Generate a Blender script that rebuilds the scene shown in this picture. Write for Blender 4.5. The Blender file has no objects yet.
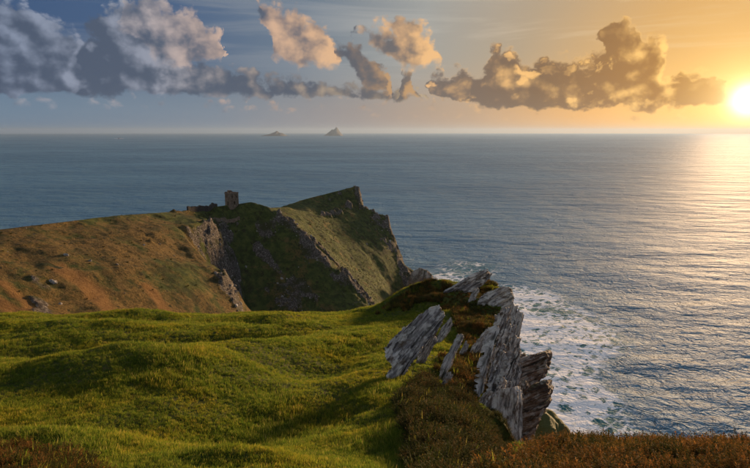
import bpy, bmesh, math, random
import numpy as np
from mathutils import Vector, Matrix
from mathutils.geometry import delaunay_2d_cdt

random.seed(7); RNG = np.random.default_rng(7)
SC = bpy.context.scene
COL = SC.collection
R = math.radians

# ------------------------------------------------------------------ camera
CAMZ = 105.0                       # metres above the sea
F = 535.0                          # focal length in pixels of a 750 wide frame
PITCH = math.atan((234 - 131.5) / F)
cam_d = bpy.data.cameras.new('camera'); cam = bpy.data.objects.new('camera', cam_d)
COL.objects.link(cam); SC.camera = cam
cam_d.sensor_width = 36; cam_d.lens = 36 * F / 750
cam_d.clip_start = 0.1; cam_d.clip_end = 120000
cam.location = (0, 0, CAMZ); cam.rotation_euler = (math.pi / 2 - PITCH, 0, 0)

def ray(px, py):
    a = (px - 375) / F; b = (234 - py) / F; c, s = math.cos(PITCH), math.sin(PITCH)
    return np.array([a, c + b * s, -s + b * c])
def at(px, py, Y):                 # point seen at a photo pixel, Y metres ahead
    d = ray(px, py); return np.array([0, 0, CAMZ]) + d * (Y / d[1])
def azel(px, py):
    d = ray(px, py)
    return math.degrees(math.atan2(d[0], d[1])), math.degrees(math.atan2(d[2], math.hypot(d[0], d[1])))

# ------------------------------------------------------------------ exposure, sun, world
SC.view_settings.view_transform = 'Standard'; SC.view_settings.look = 'None'
SC.view_settings.gamma = 1; SC.view_settings.use_curve_mapping = False
SC.view_settings.exposure = 1.2
cy = SC.cycles
cy.use_denoising = True; cy.max_bounces = 6; cy.diffuse_bounces = 2; cy.glossy_bounces = 3
cy.transmission_bounces = 3; cy.volume_bounces = 0; cy.transparent_max_bounces = 6
cy.use_adaptive_sampling = True; cy.adaptive_threshold = 0.02
cy.caustics_reflective = False; cy.caustics_refractive = False

SUN_AZ, SUN_EL = azel(749, 100)
sdir = Vector((math.sin(R(SUN_AZ)) * math.cos(R(SUN_EL)), math.cos(R(SUN_AZ)) * math.cos(R(SUN_EL)), math.sin(R(SUN_EL))))
sun_d = bpy.data.lights.new('sun', 'SUN'); sun = bpy.data.objects.new('sun', sun_d); COL.objects.link(sun)
sun_d.energy = 5.0; sun_d.angle = R(7.0); sun_d.color = (1.0, 0.64, 0.34)
sun.rotation_euler = sdir.to_track_quat('Z', 'Y').to_euler(); sun.location = (60, 60, 200)

class NT:                          # small helper for node trees
    def __init__(s, tree): s.t = tree; s.n = tree.nodes; s.l = tree.links
    def new(s, typ, **kw):
        n = s.n.new(typ)
        for k, v in kw.items(): setattr(n, k, v)
        return n
    def put(s, sock, v):
        if isinstance(v, bpy.types.NodeSocket): s.l.new(v, sock)
        elif v is not None: sock.default_value = v
    def m(s, op, a, b=None, c=None, clamp=False):
        n = s.new('ShaderNodeMath', operation=op, use_clamp=clamp)
        for i, v in enumerate((a, b, c)):
            if v is not None: s.put(n.inputs[i], v)
        return n.outputs[0]
    def vm(s, op, a, b=None, sc=None):
        n = s.new('ShaderNodeVectorMath', operation=op); s.put(n.inputs[0], a)
        if b is not None: s.put(n.inputs[1], b)
        if sc is not None: s.put(n.inputs['Scale'], sc)
        return n.outputs['Value'] if op in ('DOT_PRODUCT', 'LENGTH') else n.outputs[0]
    def xyz(s, x, y, z=0.0):
        n = s.new('ShaderNodeCombineXYZ')
        for i, v in enumerate((x, y, z)): s.put(n.inputs[i], v)
        return n.outputs[0]
    def sep(s, v):
        n = s.new('ShaderNodeSeparateXYZ'); s.put(n.inputs[0], v); return n.outputs
    def mix(s, f, a, b, typ='MIX'):
        n = s.new('ShaderNodeMix', data_type='RGBA', blend_type=typ, clamp_factor=True)
        s.put(n.inputs[0], f)
        for i, v in ((6, a), (7, b)):
            s.put(n.inputs[i], (*v, 1) if isinstance(v, tuple) and len(v) == 3 else v)
        return n.outputs[2]
    def ss(s, v, lo, hi, a=0.0, b=1.0):
        n = s.new('ShaderNodeMapRange', interpolation_type='SMOOTHSTEP')
        s.put(n.inputs[0], v); s.put(n.inputs[1], lo); s.put(n.inputs[2], hi); s.put(n.inputs[3], a); s.put(n.inputs[4], b)
        return n.outputs[0]
    def lin(s, v, lo, hi, a=0.0, b=1.0):
        n = s.new('ShaderNodeMapRange'); s.put(n.inputs[0], v)
        for i, q in enumerate((lo, hi, a, b)): s.put(n.inputs[i + 1], q)
        return n.outputs[0]
    def noise(s, vec, scale, detail=4, rough=.5, dist=0.0, dim='3D', lac=2.0):
        n = s.new('ShaderNodeTexNoise', noise_dimensions=dim); s.put(n.inputs['Vector'], vec)
        for k, v in (('Scale', scale), ('Detail', detail), ('Roughness', rough), ('Distortion', dist), ('Lacunarity', lac)): s.put(n.inputs[k], v)
        return n.outputs[0]
    def voro(s, vec, scale, detail=0, rough=.5, feature='F1', rand=1.0, dim='3D'):
        n = s.new('ShaderNodeTexVoronoi', voronoi_dimensions=dim, feature=feature); s.put(n.inputs['Vector'], vec)
        for k, v in (('Scale', scale), ('Detail', detail), ('Roughness', rough), ('Randomness', rand)):
            if k in n.inputs: s.put(n.inputs[k], v)
        return n.outputs['Distance']
    def ramp(s, f, stops, interp='LINEAR'):
        n = s.new('ShaderNodeValToRGB'); e = n.color_ramp; e.interpolation = interp
        while len(e.elements) < len(stops): e.elements.new(0.5)
        for el, (p, c) in zip(e.elements, stops): el.position = p; el.color = (*c, 1)
        s.put(n.inputs[0], f); return n.outputs[0]
    def curve(s, v, pts):
        n = s.new('ShaderNodeFloatCurve'); c = n.mapping.curves[0]
        n.mapping.use_clip = True
        pts = sorted(pts)
        c.points[0].location = pts[0]; c.points[1].location = pts[-1]
        for p in pts[1:-1]: c.points.new(*p)
        for p in c.points: p.handle_type = 'VECTOR'
        n.mapping.update(); s.put(n.inputs['Value'], v); return n.outputs[0]

world = bpy.data.worlds.new('World'); SC.world = world; world.use_nodes = True
W = NT(world.node_tree)
bg = W.n['Background']; bg.inputs['Strength'].default_value = 0.10
sky = W.new('ShaderNodeTexSky', sky_type='NISHITA'); sky.sun_disc = False
sky.sun_elevation = R(SUN_EL); sky.sun_rotation = R(SUN_AZ); sky.altitude = 100
sky.air_density = 1.0; sky.dust_density = 1.2; sky.ozone_density = 2.0

AZR, ELR = 40.0, 16.0
def build_sky():
    g = W.new('ShaderNodeNewGeometry').outputs['Incoming']
    d = W.vm('SCALE', g, sc=-1.0)
    x, y, z = W.sep(d)
    az = W.m('MULTIPLY', W.m('ARCTAN2', x, y), 180 / math.pi)
    el = W.m('MULTIPLY', W.m('ARCSINE', z), 180 / math.pi)
    cs = W.vm('DOT_PRODUCT', d, tuple(sdir))
    ang = W.m('MULTIPLY', W.m('ARCCOSINE', W.m('MINIMUM', cs, 0.9999999)), 180 / math.pi)
    # the clouds in view go on, mirrored, round the compass
    azp = W.m('SUBTRACT', W.m('PINGPONG', W.m('ADD', az, 40 + 320), 80.0), 40.0)
    # ---- shared cloud texture, sampled here and a little way towards the sun
    def fields(a, e):
        p = W.xyz(a, W.m('MULTIPLY', e, 1.2))
        n = W.new('ShaderNodeTexNoise', noise_dimensions='2D'); W.put(n.inputs['Vector'], p)
        for k, v in (('Scale', .30), ('Detail', 6), ('Roughness', .56)): W.put(n.inputs[k], v)
        wx, wy, wz = W.sep(W.vm('SUBTRACT', n.outputs['Color'], (.5, .5, .5)))
        q = W.vm('ADD', p, W.xyz(W.m('MULTIPLY', wx, 1.3), W.m('MULTIPLY', wy, 1.3)))
        v = W.voro(q, 0.62, 3, .52, 'F1', dim='2D')                    # rounded billows
        aw = W.m('ADD', a, W.m('MULTIPLY', wx, 3.4)); ew = W.m('ADD', e, W.m('MULTIPLY', wy, 2.2))
        bil_ = W.m('SUBTRACT', .40, v)
        n2 = W.new('ShaderNodeTexNoise', noise_dimensions='2D'); W.put(n2.inputs['Vector'], p)
        for k, v_ in (('Scale', .34), ('Detail', 3.5), ('Roughness', .5)): W.put(n2.inputs[k], v_)
        sx, sy, sz = W.sep(W.vm('SUBTRACT', n2.outputs['Color'], (.5, .5, .5)))
        vs = W.m('SUBTRACT', .40, W.voro(W.vm('ADD', p, W.xyz(W.m('MULTIPLY', sx, 1.3), W.m('MULTIPLY', sy, 1.3))), 0.62, 0, .45, 'SMOOTH_F1', dim='2D'))
        smooth = (W.lin(W.m('ADD', a, W.m('MULTIPLY', sx, 3.4)), -AZR, AZR), W.m('DIVIDE', W.m('ADD', e, W.m('MULTIPLY', sy, 2.2)), ELR), W.m('ADD', W.m('MULTIPLY', sz, 1.7), W.m('MULTIPLY', vs, .45)))
        return (W.lin(aw, -AZR, AZR), W.m('DIVIDE', ew, ELR), W.m('ADD', W.m('MULTIPLY', wz, 1.3), W.m('MULTIPLY', bil_, 1.3)), smooth)
    toward = W.m('SUBTRACT', SUN_AZ, azp)
    ux = W.m('DIVIDE', toward, W.m('ADD', W.m('ABSOLUTE', toward), 4.0))
    F0 = fields(azp, el)
    F1_ = fields(W.m('ADD', azp, W.m('MULTIPLY', ux, 0.80)), W.m('ADD', el, 0.70))
    def prof(pts):
        o = []
        for px, py in pts:
            a, e = azel(px, py); o.append((min(max((a + AZR) / (2 * AZR), 0), 1), min(max(e / ELR, 0), 1)))
        if o[0][0] > 0: o.insert(0, (0, o[0][1]))
        if o[-1][0] < 1: o.append((1, o[-1][1]))
        return o
    def layer(top, base, k, amp, kb, off=.12):
        tp, bp = prof(top), prof(base)
        def D(Fd):
            t, v, f = Fd[:3]
            up = W.m('ADD', W.m('MULTIPLY', W.m('SUBTRACT', W.curve(t, tp), v), k), W.m('MULTIPLY', f, amp))
            dn = W.m('ADD', W.m('MULTIPLY', W.m('SUBTRACT', v, W.curve(t, bp)), k * kb), W.m('MULTIPLY', f, amp * .6))
            return W.m('ADD', W.m('SMOOTH_MIN', up, dn, 0.25), off)
        h = W.m('SUBTRACT', F0[1], W.curve(F0[0], bp))
        def U(Fd): return W.m('ADD', W.m('MULTIPLY', W.m('SUBTRACT', W.curve(Fd[0], tp), Fd[1]), k), W.m('MULTIPLY', Fd[2], amp * 1.25))
        return D(F0), W.m('SUBTRACT', U(F0[3]), U(F1_[3])), W.m('SUBTRACT', F0[2], F0[3][2]), h
    w2 = W.lin(ang, 72, 0); back = W.ss(ang, 66, 104)                                            # angular closeness to the sun
    # ---- clear sky: physical sky seen through the thin veil of a damp evening
    veil_hi = W.ramp(w2, [(0, (.40, .86, 2.0)), (.25, (.62, 1.15, 2.3)), (.42, (1.5, 2.0, 2.7)), (.58, (3.6, 3.6, 3.4)), (.72, (4.6, 3.5, 2.3)), (.86, (6.9, 3.9, 1.25)), (1, (9.0, 5.2, 1.5))])
    veil_lo = W.ramp(w2, [(0, (1.4, 2.3, 3.4)), (.3, (1.9, 2.5, 3.3)), (.5, (3.2, 2.9, 2.9)), (.66, (5.0, 3.5, 2.4)), (.82, (8.0, 4.3, 1.4)), (1, (10, 6.2, 1.8))])
    veil = W.mix(W.ss(el, 1.5, 8.0), veil_lo, veil_hi)
    veil = W.mix(back, veil, (4.3, 4.5, 4.9))                         # unseen sky away from the sun, brightened to add fill light
    col = W.mix(.88, sky.outputs[0], veil)
    st = W.noise(W.xyz(W.m('MULTIPLY', az, .035), W.m('MULTIPLY', el, .42)), 1.0, 5, .6, .4, dim='2D')
    streak = W.m('MULTIPLY', W.ss(st, .45, .70), W.ss(el, 3, 8))
    scol = W.ramp(w2, [(0, (.8, 1.25, 2.2)), (.40, (2.4, 2.7, 3.1)), (.58, (5.2, 5.0, 4.5)), (.75, (6.6, 5.0, 3.2)), (1, (11, 7.5, 3.2))])
    col = W.mix(W.m('MULTIPLY', streak, .6), col, scol)
    lit = W.ramp(w2, [(0, (3.6, 3.6, 4.1)), (.22, (4.6, 4.0, 4.0)), (.36, (6.4, 4.2, 2.9)), (.55, (8.6, 5.0, 2.3)), (.75, (9.8, 5.6, 1.9)), (.92, (12, 7.0, 2.0)), (1, (14, 9.5, 3.6))])
    shd = W.ramp(w2, [(0, (0.72, 1.0, 1.6)), (.30, (.85, 1.1, 1.6)), (.46, (.95, 1.1, 1.45)), (.58, (1.6, 1.35, 1.25)), (.75, (2.2, 1.3, .70)), (.90, (4.2, 2.0, .5)), (1, (8, 4.4, 1.2))])
    def comp(col, Ds, edge, gain, bias, opacity=1.0, dark=1.0, litk=1.0, thin=.25, rise=0.0, rim=.9, tint=(1, 1, 1)):
        D0, S, fd, h = Ds
        al = W.m('MULTIPLY', W.ss(D0, 0.0, edge), opacity)
        L = W.m('ADD', W.m('MULTIPLY', W.m('ADD', S, W.m('MULTIPLY', fd, .34)), gain), W.m('MULTIPLY', W.ss(D0, rim, 0.0), thin))
        if rise: L = W.m('ADD', L, W.m('MULTIPLY', h, rise))
        L = W.ss(W.m('ADD', L, bias), -.25, 1.05)
        c = W.mix(L, W.vm('SCALE', shd, sc=dark), W.vm('MULTIPLY', lit, tuple(litk * q for q in tint)))
        return W.mix(al, col, c)
    # low puffs along the horizon
    Lp = layer([(-60, 96), (0, 94), (60, 96), (120, 98), (200, 98), (300, 101), (400, 100), (450, 100), (520, 106), (600, 114), (760, 114)],
               [(-60, 106), (200, 107), (400, 110), (520, 113), (760, 120)], 9, 1.3, 1.0, .42)
    col = comp(col, Lp, 1.0, .8, .0, .6)
    # grey-blue bank on the left
    La = layer([(-60, -10), (0, -12), (18, -10), (34, 4), (60, 16), (76, 26), (85, 40), (92, 18), (100, -2), (118, -12), (140, -4), (155, 10), (168, 36), (186, 54), (205, 48), (222, 58), (236, 62),
                (250, 58), (262, 66), (285, 70), (300, 66), (330, 78), (360, 76), (400, 84), (424, 88), (436, 130), (466, 130), (760, 140)],
               [(-60, 95), (0, 96), (120, 97), (200, 98), (300, 100), (420, 102), (450, 103), (470, 110), (760, 110)], 8, .62, 2.6)
    col = comp(col, La, .55, .95, -.30, 1.0, .95, .78, .10, 1.0, tint=(.78, .97, 1.2))
    # warm-lit puffs in the middle
    Lb = layer([(-60, 140), (115, 140), (120, -4), (150, -12), (180, 2), (205, 16), (224, 30), (232, 140), (252, 140), (256, -8), (275, -10), (292, 2), (310, 14), (325, 20), (338, 44), (345, 140),
                (352, 140), (357, 20), (376, 24), (398, 12), (414, 14), (428, 26), (438, 48), (445, 140), (760, 140)],
               [(-60, 60), (118, 18), (150, 60), (190, 70), (228, 64), (256, 4), (275, 60), (300, 70), (338, 66), (362, 36), (384, 56), (400, 72), (435, 68), (760, 60)], 8, .62, 1.5, .28)
    col = comp(col, Lb, .65, .85, .12, .95)
    # dark puffs in front of them
    Lc = layer([(-60, 140), (326, 140), (332, 40), (350, 44), (365, 42), (376, 53), (388, 78), (393, 140), (394, 140), (397, 68), (405, 64), (416, 72), (421, 140), (760, 140)],
               [(-60, 60), (330, 58), (345, 66), (365, 90), (385, 101), (395, 101), (418, 103), (760, 100)], 10, .55, 1.3)
    col = comp(col, Lc, .5, .6, -.34, .95, .9, .6, .1)
    # long bank in the sunset
    Ld = layer([(-60, 140), (425, 140), (432, 72), (455, 60), (480, 66), (490, 42), (502, 36), (515, 44), (535, 52), (560, 48), (590, 50), (600, 42), (608, 18), (624, 10), (640, 14), (648, 30), (660, 28), (668, 44),
                (671, 62), (680, 70), (690, 60), (702, 64), (716, 72), (730, 84), (741, 140), (760, 140)],
               [(-60, 108), (430, 98), (480, 110), (540, 111), (600, 112), (660, 112), (690, 109), (730, 109), (760, 109)], 8, .60, 2.6)
    col = comp(col, Ld, .55, .85, -.34, rise=.55, thin=.8, rim=.45)
    # ragged bright scud in front of the bank
    Le = layer([(-60, 140), (425, 140), (432, 78), (448, 74), (462, 140), (484, 140), (489, 38), (505, 40), (520, 54), (540, 60), (556, 54), (575, 52), (600, 60), (628, 66), (636, 140), (760, 140)],
               [(-60, 60), (430, 92), (455, 86), (488, 46), (505, 62), (520, 86), (545, 84), (570, 72), (628, 76), (760, 60)], 8, 1.0, 1.3)
    col = comp(col, Le, .5, .9, .16, .9)
    Lf = layer([(-60, 140), (425, 140), (432, 98), (470, 100), (520, 102), (560, 92), (600, 92), (660, 96), (690, 98), (700, 140), (760, 140)],
               [(-60, 100), (430, 108), (520, 111), (600, 108), (680, 110), (760, 110)], 8, 1.4, 1.2, .25)
    col = comp(col, Lf, .8, .9, .06, .7)
    # ---- the sun itself and the glow round it
    def gauss(s, k):
        q = W.m('DIVIDE', ang, s); return W.m('MULTIPLY', W.m('EXPONENT', W.m('MULTIPLY', W.m('MULTIPLY', q, q), -1.0)), k)
    core = gauss(1.15, 24.0); halo = gauss(3.0, 5.0); wide = W.m('MULTIPLY', W.m('EXPONENT', W.m('DIVIDE', ang, -7.0)), 1.6)
    glow = W.vm('ADD', W.vm('ADD', W.vm('SCALE', (1, .93, .72), sc=core), W.vm('SCALE', (1, .72, .30), sc=halo)), W.vm('SCALE', (1, .58, .18), sc=wide))
    col = W.vm('ADD', col, glow)
    col = W.vm('SCALE', col, sc=.45)
    W.l.new(col, bg.inputs['Color'])
build_sky()
world.cycles.sampling_method = 'MANUAL'; world.cycles.sample_map_resolution = 512

# ------------------------------------------------------------------ numeric noise
def _h(ix, iy, iz, seed):
    h = (ix.astype(np.int64) * 374761393 + iy.astype(np.int64) * 668265263 + iz.astype(np.int64) * 2147483647 + seed * 974711) & 0xffffffff
    h = ((h ^ (h >> 13)) * 1274126177) & 0xffffffff
    h = ((h ^ (h >> 16)) * 2246822519) & 0xffffffff
    return ((h ^ (h >> 15)) & 0xffff) / 32767.5 - 1.0
def vn(P, seed=0):
    P = np.asarray(P, float); i = np.floor(P); f = P - i; f = f * f * f * (f * (f * 6 - 15) + 10)
    i = i.astype(np.int64); ix, iy, iz = i[..., 0], i[..., 1], i[..., 2]; fx, fy, fz = f[..., 0], f[..., 1], f[..., 2]
    o = 0
    for a in (0, 1):
        for b in (0, 1):
            for c in (0, 1):
                o = o + (fx if a else 1 - fx) * (fy if b else 1 - fy) * (fz if c else 1 - fz) * _h(ix + a, iy + b, iz + c, seed)
    return o
def fbm(P, octv=5, gain=.5, seed=0, ridge=False):
    P = np.asarray(P, float); s = 0; a = 1; tot = 0
    for k in range(octv):
        n = vn(P, seed + 17 * k)
        if ridge: n = 1 - 2 * np.abs(n)
        s = s + a * n; tot += a; a *= gain; P = P * 2.03 + 11.3
    return s / tot
def P2(x, y, f, z=0.0): return np.stack([x * f, y * f, np.full_like(x, z)], -1)
def sstep(v, lo, hi):
    t = np.clip((v - lo) / (hi - lo), 0, 1); return t * t * (3 - 2 * t)

# ------------------------------------------------------------------ object helpers
def link(o, parent=None, label=None, cat=None, group=None, kind=None):
    COL.objects.link(o)
    if parent is not None: o.parent = parent
    for k, v in (('label', label), ('category', cat), ('group', group), ('kind', kind)):
        if v: o[k] = v
    return o
def mesh_obj(name, verts, faces, mat, smooth=True, **kw):
    me = bpy.data.meshes.new(name); verts = np.asarray(verts, float)
    if isinstance(faces, np.ndarray):
        n, k = faces.shape
        me.vertices.add(len(verts)); me.vertices.foreach_set('co', verts.astype(np.float32).ravel())
        me.loops.add(n * k); me.loops.foreach_set('vertex_index', faces.astype(np.int32).ravel())
        me.polygons.add(n); me.polygons.foreach_set('loop_start', np.arange(0, n * k, k, dtype=np.int32))
        me.update(calc_edges=True)
    else: me.from_pydata(verts.tolist(), [], faces)
    me.validate()
    if smooth: me.polygons.foreach_set('use_smooth', np.ones(len(me.polygons), bool))
    me.materials.append(mat); o = bpy.data.objects.new(name, me)
    return link(o, **kw)
def attr(o, name, vals):
    a = o.data.attributes.new(name, 'FLOAT', 'POINT'); a.data.foreach_set('value', np.asarray(vals, np.float32).ravel())
def gridfaces(nx, ny):
    i = np.arange(nx * ny).reshape(ny, nx)
    return np.stack([i[:-1, :-1], i[:-1, 1:], i[1:, 1:], i[1:, :-1]], -1).reshape(-1, 4)
def new_mat(name):
    m = bpy.data.materials.new(name); m.use_nodes = True
    N = NT(m.node_tree); b = N.n['Principled BSDF']; return m, N, b
def bump(N, h, strength, dist, nrm=None):
    n = N.new('ShaderNodeBump'); N.put(n.inputs['Strength'], strength); N.put(n.inputs['Distance'], dist); N.put(n.inputs['Height'], h)
    if nrm is not None: N.put(n.inputs['Normal'], nrm)
    return n.outputs[0]

# ------------------------------------------------------------------ sea
def sea_material():
    m, N, b = new_mat('sea_water')
    p = N.new('ShaderNodeNewGeometry').outputs['Position']
    b.inputs['IOR'].default_value = 1.33; b.inputs['Specular IOR Level'].default_value = .07
    ps = N.vm('MULTIPLY', p, (1.0, 1.35, 1.0))
    rid = lambda q: N.m('SUBTRACT', 1.0, N.m('MULTIPLY', N.m('ABSOLUTE', N.m('SUBTRACT', q, .5)), 2.6))
    h1 = rid(N.noise(ps, .50, 3, .55, .3)); h2 = rid(N.noise(ps, .17, 3, .55, .4)); h3 = N.noise(N.vm('MULTIPLY', p, (.55, 1.0, 1.0)), .04, 3, .55)
    n = bump(N, h1, 1.0, .45); n = bump(N, h2, 1.0, 2.2, n); n = bump(N, h3, 1.0, 12.0, n)
    n = bump(N, N.noise(N.vm('MULTIPLY', p, (.45, 1.0, 1.0)), .011, 4, .6), .9, 34.0, n)
    nwave = n
    # foam: surf round the foot of the cliffs, a few breaking crests elsewhere
    fo = N.new('ShaderNodeAttribute', attribute_name='surf').outputs['Fac']
    cr = N.new('ShaderNodeAttribute', attribute_name='crest').outputs['Fac']
    w = N.noise(p, .06, 4, .6, 1.2); lace = N.voro(N.vm('ADD', p, N.vm('SCALE', N.xyz(w, w, 0), sc=14.0)), .16, 2, .6, 'DISTANCE_TO_EDGE')
    lace = N.ss(lace, .16, .0)
    pat = N.m('ADD', N.m('MULTIPLY', lace, .45), N.noise(p, .045, 5, .65, .8))
    pat = N.m('ADD', N.m('SUBTRACT', pat, .68), N.m('SUBTRACT', N.noise(p, .016, 4, .6), .5))
    foam = N.ss(N.m('ADD', N.m('MULTIPLY', pat, 2.8), N.m('MULTIPLY', fo, .74)), .36, 1.05)
    foam = N.m('MULTIPLY', foam, N.ss(fo, .12, .40))
    caps = N.m('MULTIPLY', N.ss(cr, .62, .95), N.ss(N.noise(p, .05, 3, .6), .56, .70))
    fleck = N.m('MULTIPLY', N.ss(N.noise(N.vm('MULTIPLY', p, (.35, 1.0, 1.0)), .09, 4, .6), .70, .76), N.ss(N.noise(p, .004, 3, .5), .45, .6))
    foam = N.m('MAXIMUM', foam, N.m('MAXIMUM', N.m('MULTIPLY', caps, .55), N.m('MULTIPLY', fleck, .5)))
    wind = N.ss(N.noise(N.vm('MULTIPLY', p, (.5, 1.0, 1.0)), .0022, 4, .6), .35, .65)
    teal = N.ss(fo, .1, .6)
    deep = N.mix(teal, N.mix(wind, (.135, .270, .385), (.180, .345, .470)), (.055, .22, .25))
    N.put(b.inputs['Base Color'], N.mix(foam, deep, (.97, .98, .98)))
    up = N.new('ShaderNodeNewGeometry').outputs['Normal']
    N.put(b.inputs['Normal'], N.vm('NORMALIZE', N.mix(N.m('MULTIPLY', foam, .6), nwave, up)))
    N.put(b.inputs['Roughness'], N.lin(foam, 0, 1, .72, .95))
    return m
def build_sea():
    az = np.concatenate([np.arange(-38, 38.01, .12), np.arange(40, 321, 3.0)]); az = np.radians(az)
    r = [70.0]
    while r[-1] < 1500: r.append(r[-1] * 1.006)
    while r[-1] < 31000: r.append(r[-1] * 1.035)
    r = np.array(r); rr, aa = np.meshgrid(r, az, indexing='ij'); x = rr * np.sin(aa); y = rr * np.cos(aa); z = np.zeros_like(x)
    sp = np.maximum(rr * .006, rr * R(.12))
    rng = np.random.default_rng(3); cr = np.zeros_like(x)
    mod = .75 + .5 * fbm(P2(x, y, .006), 3, .5, 91) 
    for k in range(96):
        lam = 1.7 * (21 / 1.7) ** (k / 95.0); th = R(-125) + rng.normal(0, .85)      # swell running in from the right
        a = .0010 * lam ** .75 * rng.uniform(.4, 1.5)
        fade = np.clip((lam / sp - 1.8) / 1.8, 0, 1)
        z += a * fade * np.sin((x * math.sin(th) + y * math.cos(th)) * 2 * math.pi / lam + rng.uniform(0, 6.28))
    z *= mod
    z += .35 * np.abs(z) ** 1.3 * np.sign(z) * (z > 0)
    n_r, n_a = x.shape
    v = np.stack([x, y, z], -1).reshape(-1, 3)
    i = np.arange(n_r * n_a).reshape(n_r, n_a)
    j = np.concatenate([i, i[:, :1]], 1)
    f = np.stack([j[:-1, :-1], j[1:, :-1], j[1:, 1:], j[:-1, 1:]], -1).reshape(-1, 4)
    o = mesh_obj('sea', v, f[:, ::-1], sea_material(), kind='structure')
    # surf where the sea meets rock
    s = np.zeros(len(v))
    for px, py, rad, k in ((520, 318, 34, 1.25), (540, 335, 30, 1.2), (508, 300, 28, 1.2), (470, 268, 30, .42), (450, 280, 26, .5), (572, 336, 24, .85), (548, 362, 20, 1.1), (560, 400, 20, 1.1), (572, 430, 18, 1.2), (548, 455, 20, 1.0), (530, 380, 25, .9), (590, 425, 13, .35),
                           (430, 292, 20, .6), (600, 322, 22, .3)):
        d = ray(px, py); q = d * (CAMZ / -d[2])
        ex = 1.0
        s = np.maximum(s, k * np.exp(-(((v[:, 0] - q[0]) / (rad * ex)) ** 2 + ((v[:, 1] - q[1]) / rad) ** 2) * .9))
    attr(o, 'surf', s)
    attr(o, 'crest', np.clip(v[:, 2] / 1.6, 0, 1))
    return o
build_sea()

# ------------------------------------------------------------------ terrain from control points
def tri_interp(pts, X, Y):
    pts = np.asarray(pts, float)
    vo, _, fo, ov, _, _ = delaunay_2d_cdt([Vector((p[0], p[1])) for p in pts], [], [], 0, 1e-4)
    z = [pts[o[0], 2] for o in ov]
    Z = np.full(X.shape, np.nan)
    for f in fo:
        a, b, c = [vo[k] for k in f]; za, zb, zc = [z[k] for k in f]
        x0, x1 = min(a.x, b.x, c.x), max(a.x, b.x, c.x); y0, y1 = min(a.y, b.y, c.y), max(a.y, b.y, c.y)
        xs = np.searchsorted(X[0], [x0 - 1e-6, x1 + 1e-6]); ys = np.searchsorted(Y[:, 0], [y0 - 1e-6, y1 + 1e-6])
        if xs[0] == xs[1] or ys[0] == ys[1]: continue
        sl = (slice(ys[0], ys[1]), slice(xs[0], xs[1])); x, y = X[sl], Y[sl]
        det = (b.y - c.y) * (a.x - c.x) + (c.x - b.x) * (a.y - c.y)
        if abs(det) < 1e-12: continue
        l1 = ((b.y - c.y) * (x - c.x) + (c.x - b.x) * (y - c.y)) / det
        l2 = ((c.y - a.y) * (x - c.x) + (a.x - c.x) * (y - c.y)) / det; l3 = 1 - l1 - l2
        ok = (l1 >= -1e-6) & (l2 >= -1e-6) & (l3 >= -1e-6)
        sub = Z[sl]; sub[ok] = (l1 * za + l2 * zb + l3 * zc)[ok]
    return np.where(np.isnan(Z), np.nanmin(Z), Z)
def blur(Z, n, it=3):
    k = 2 * n + 1
    for _ in range(it):
        for ax in (0, 1):
            p = np.pad(Z, [(n + 1, n) if q == ax else (0, 0) for q in (0, 1)], 'edge'); c = np.cumsum(p, ax)
            Z = (np.take(c, range(k, c.shape[ax]), ax) - np.take(c, range(0, c.shape[ax] - k), ax)) / k
    return Z
def seg_dist(X, Y, poly, closed=False):
    D = np.full(X.shape, 1e9); n = len(poly)
    for k in range(n if closed else n - 1):
        ax, ay = poly[k][:2]; bx, by = poly[(k + 1) % n][:2]; dx, dy = bx - ax, by - ay
        t = np.clip(((X - ax) * dx + (Y - ay) * dy) / (dx * dx + dy * dy + 1e-12), 0, 1)
        D = np.minimum(D, np.hypot(X - ax - t * dx, Y - ay - t * dy))
    return D
def inside(X, Y, poly):
    c = np.zeros(X.shape, bool); n = len(poly)
    for k in range(n):
        ax, ay = poly[k][:2]; bx, by = poly[(k + 1) % n][:2]
        if ay == by: continue
        c ^= ((ay > Y) != (by > Y)) & (X < (bx - ax) * (Y - ay) / (by - ay) + ax)
    return c
def bil(ax_x, ax_y, Z, x, y):      # look a height up on a grid with free spacing
    i = np.clip(np.searchsorted(ax_x, x) - 1, 0, len(ax_x) - 2); j = np.clip(np.searchsorted(ax_y, y) - 1, 0, len(ax_y) - 2)
    u = np.clip((x - ax_x[i]) / (ax_x[i + 1] - ax_x[i]), 0, 1); v = np.clip((y - ax_y[j]) / (ax_y[j + 1] - ax_y[j]), 0, 1)
    return Z[j, i] * (1 - u) * (1 - v) + Z[j, i + 1] * u * (1 - v) + Z[j + 1, i] * (1 - u) * v + Z[j + 1, i + 1] * u * v

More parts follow.
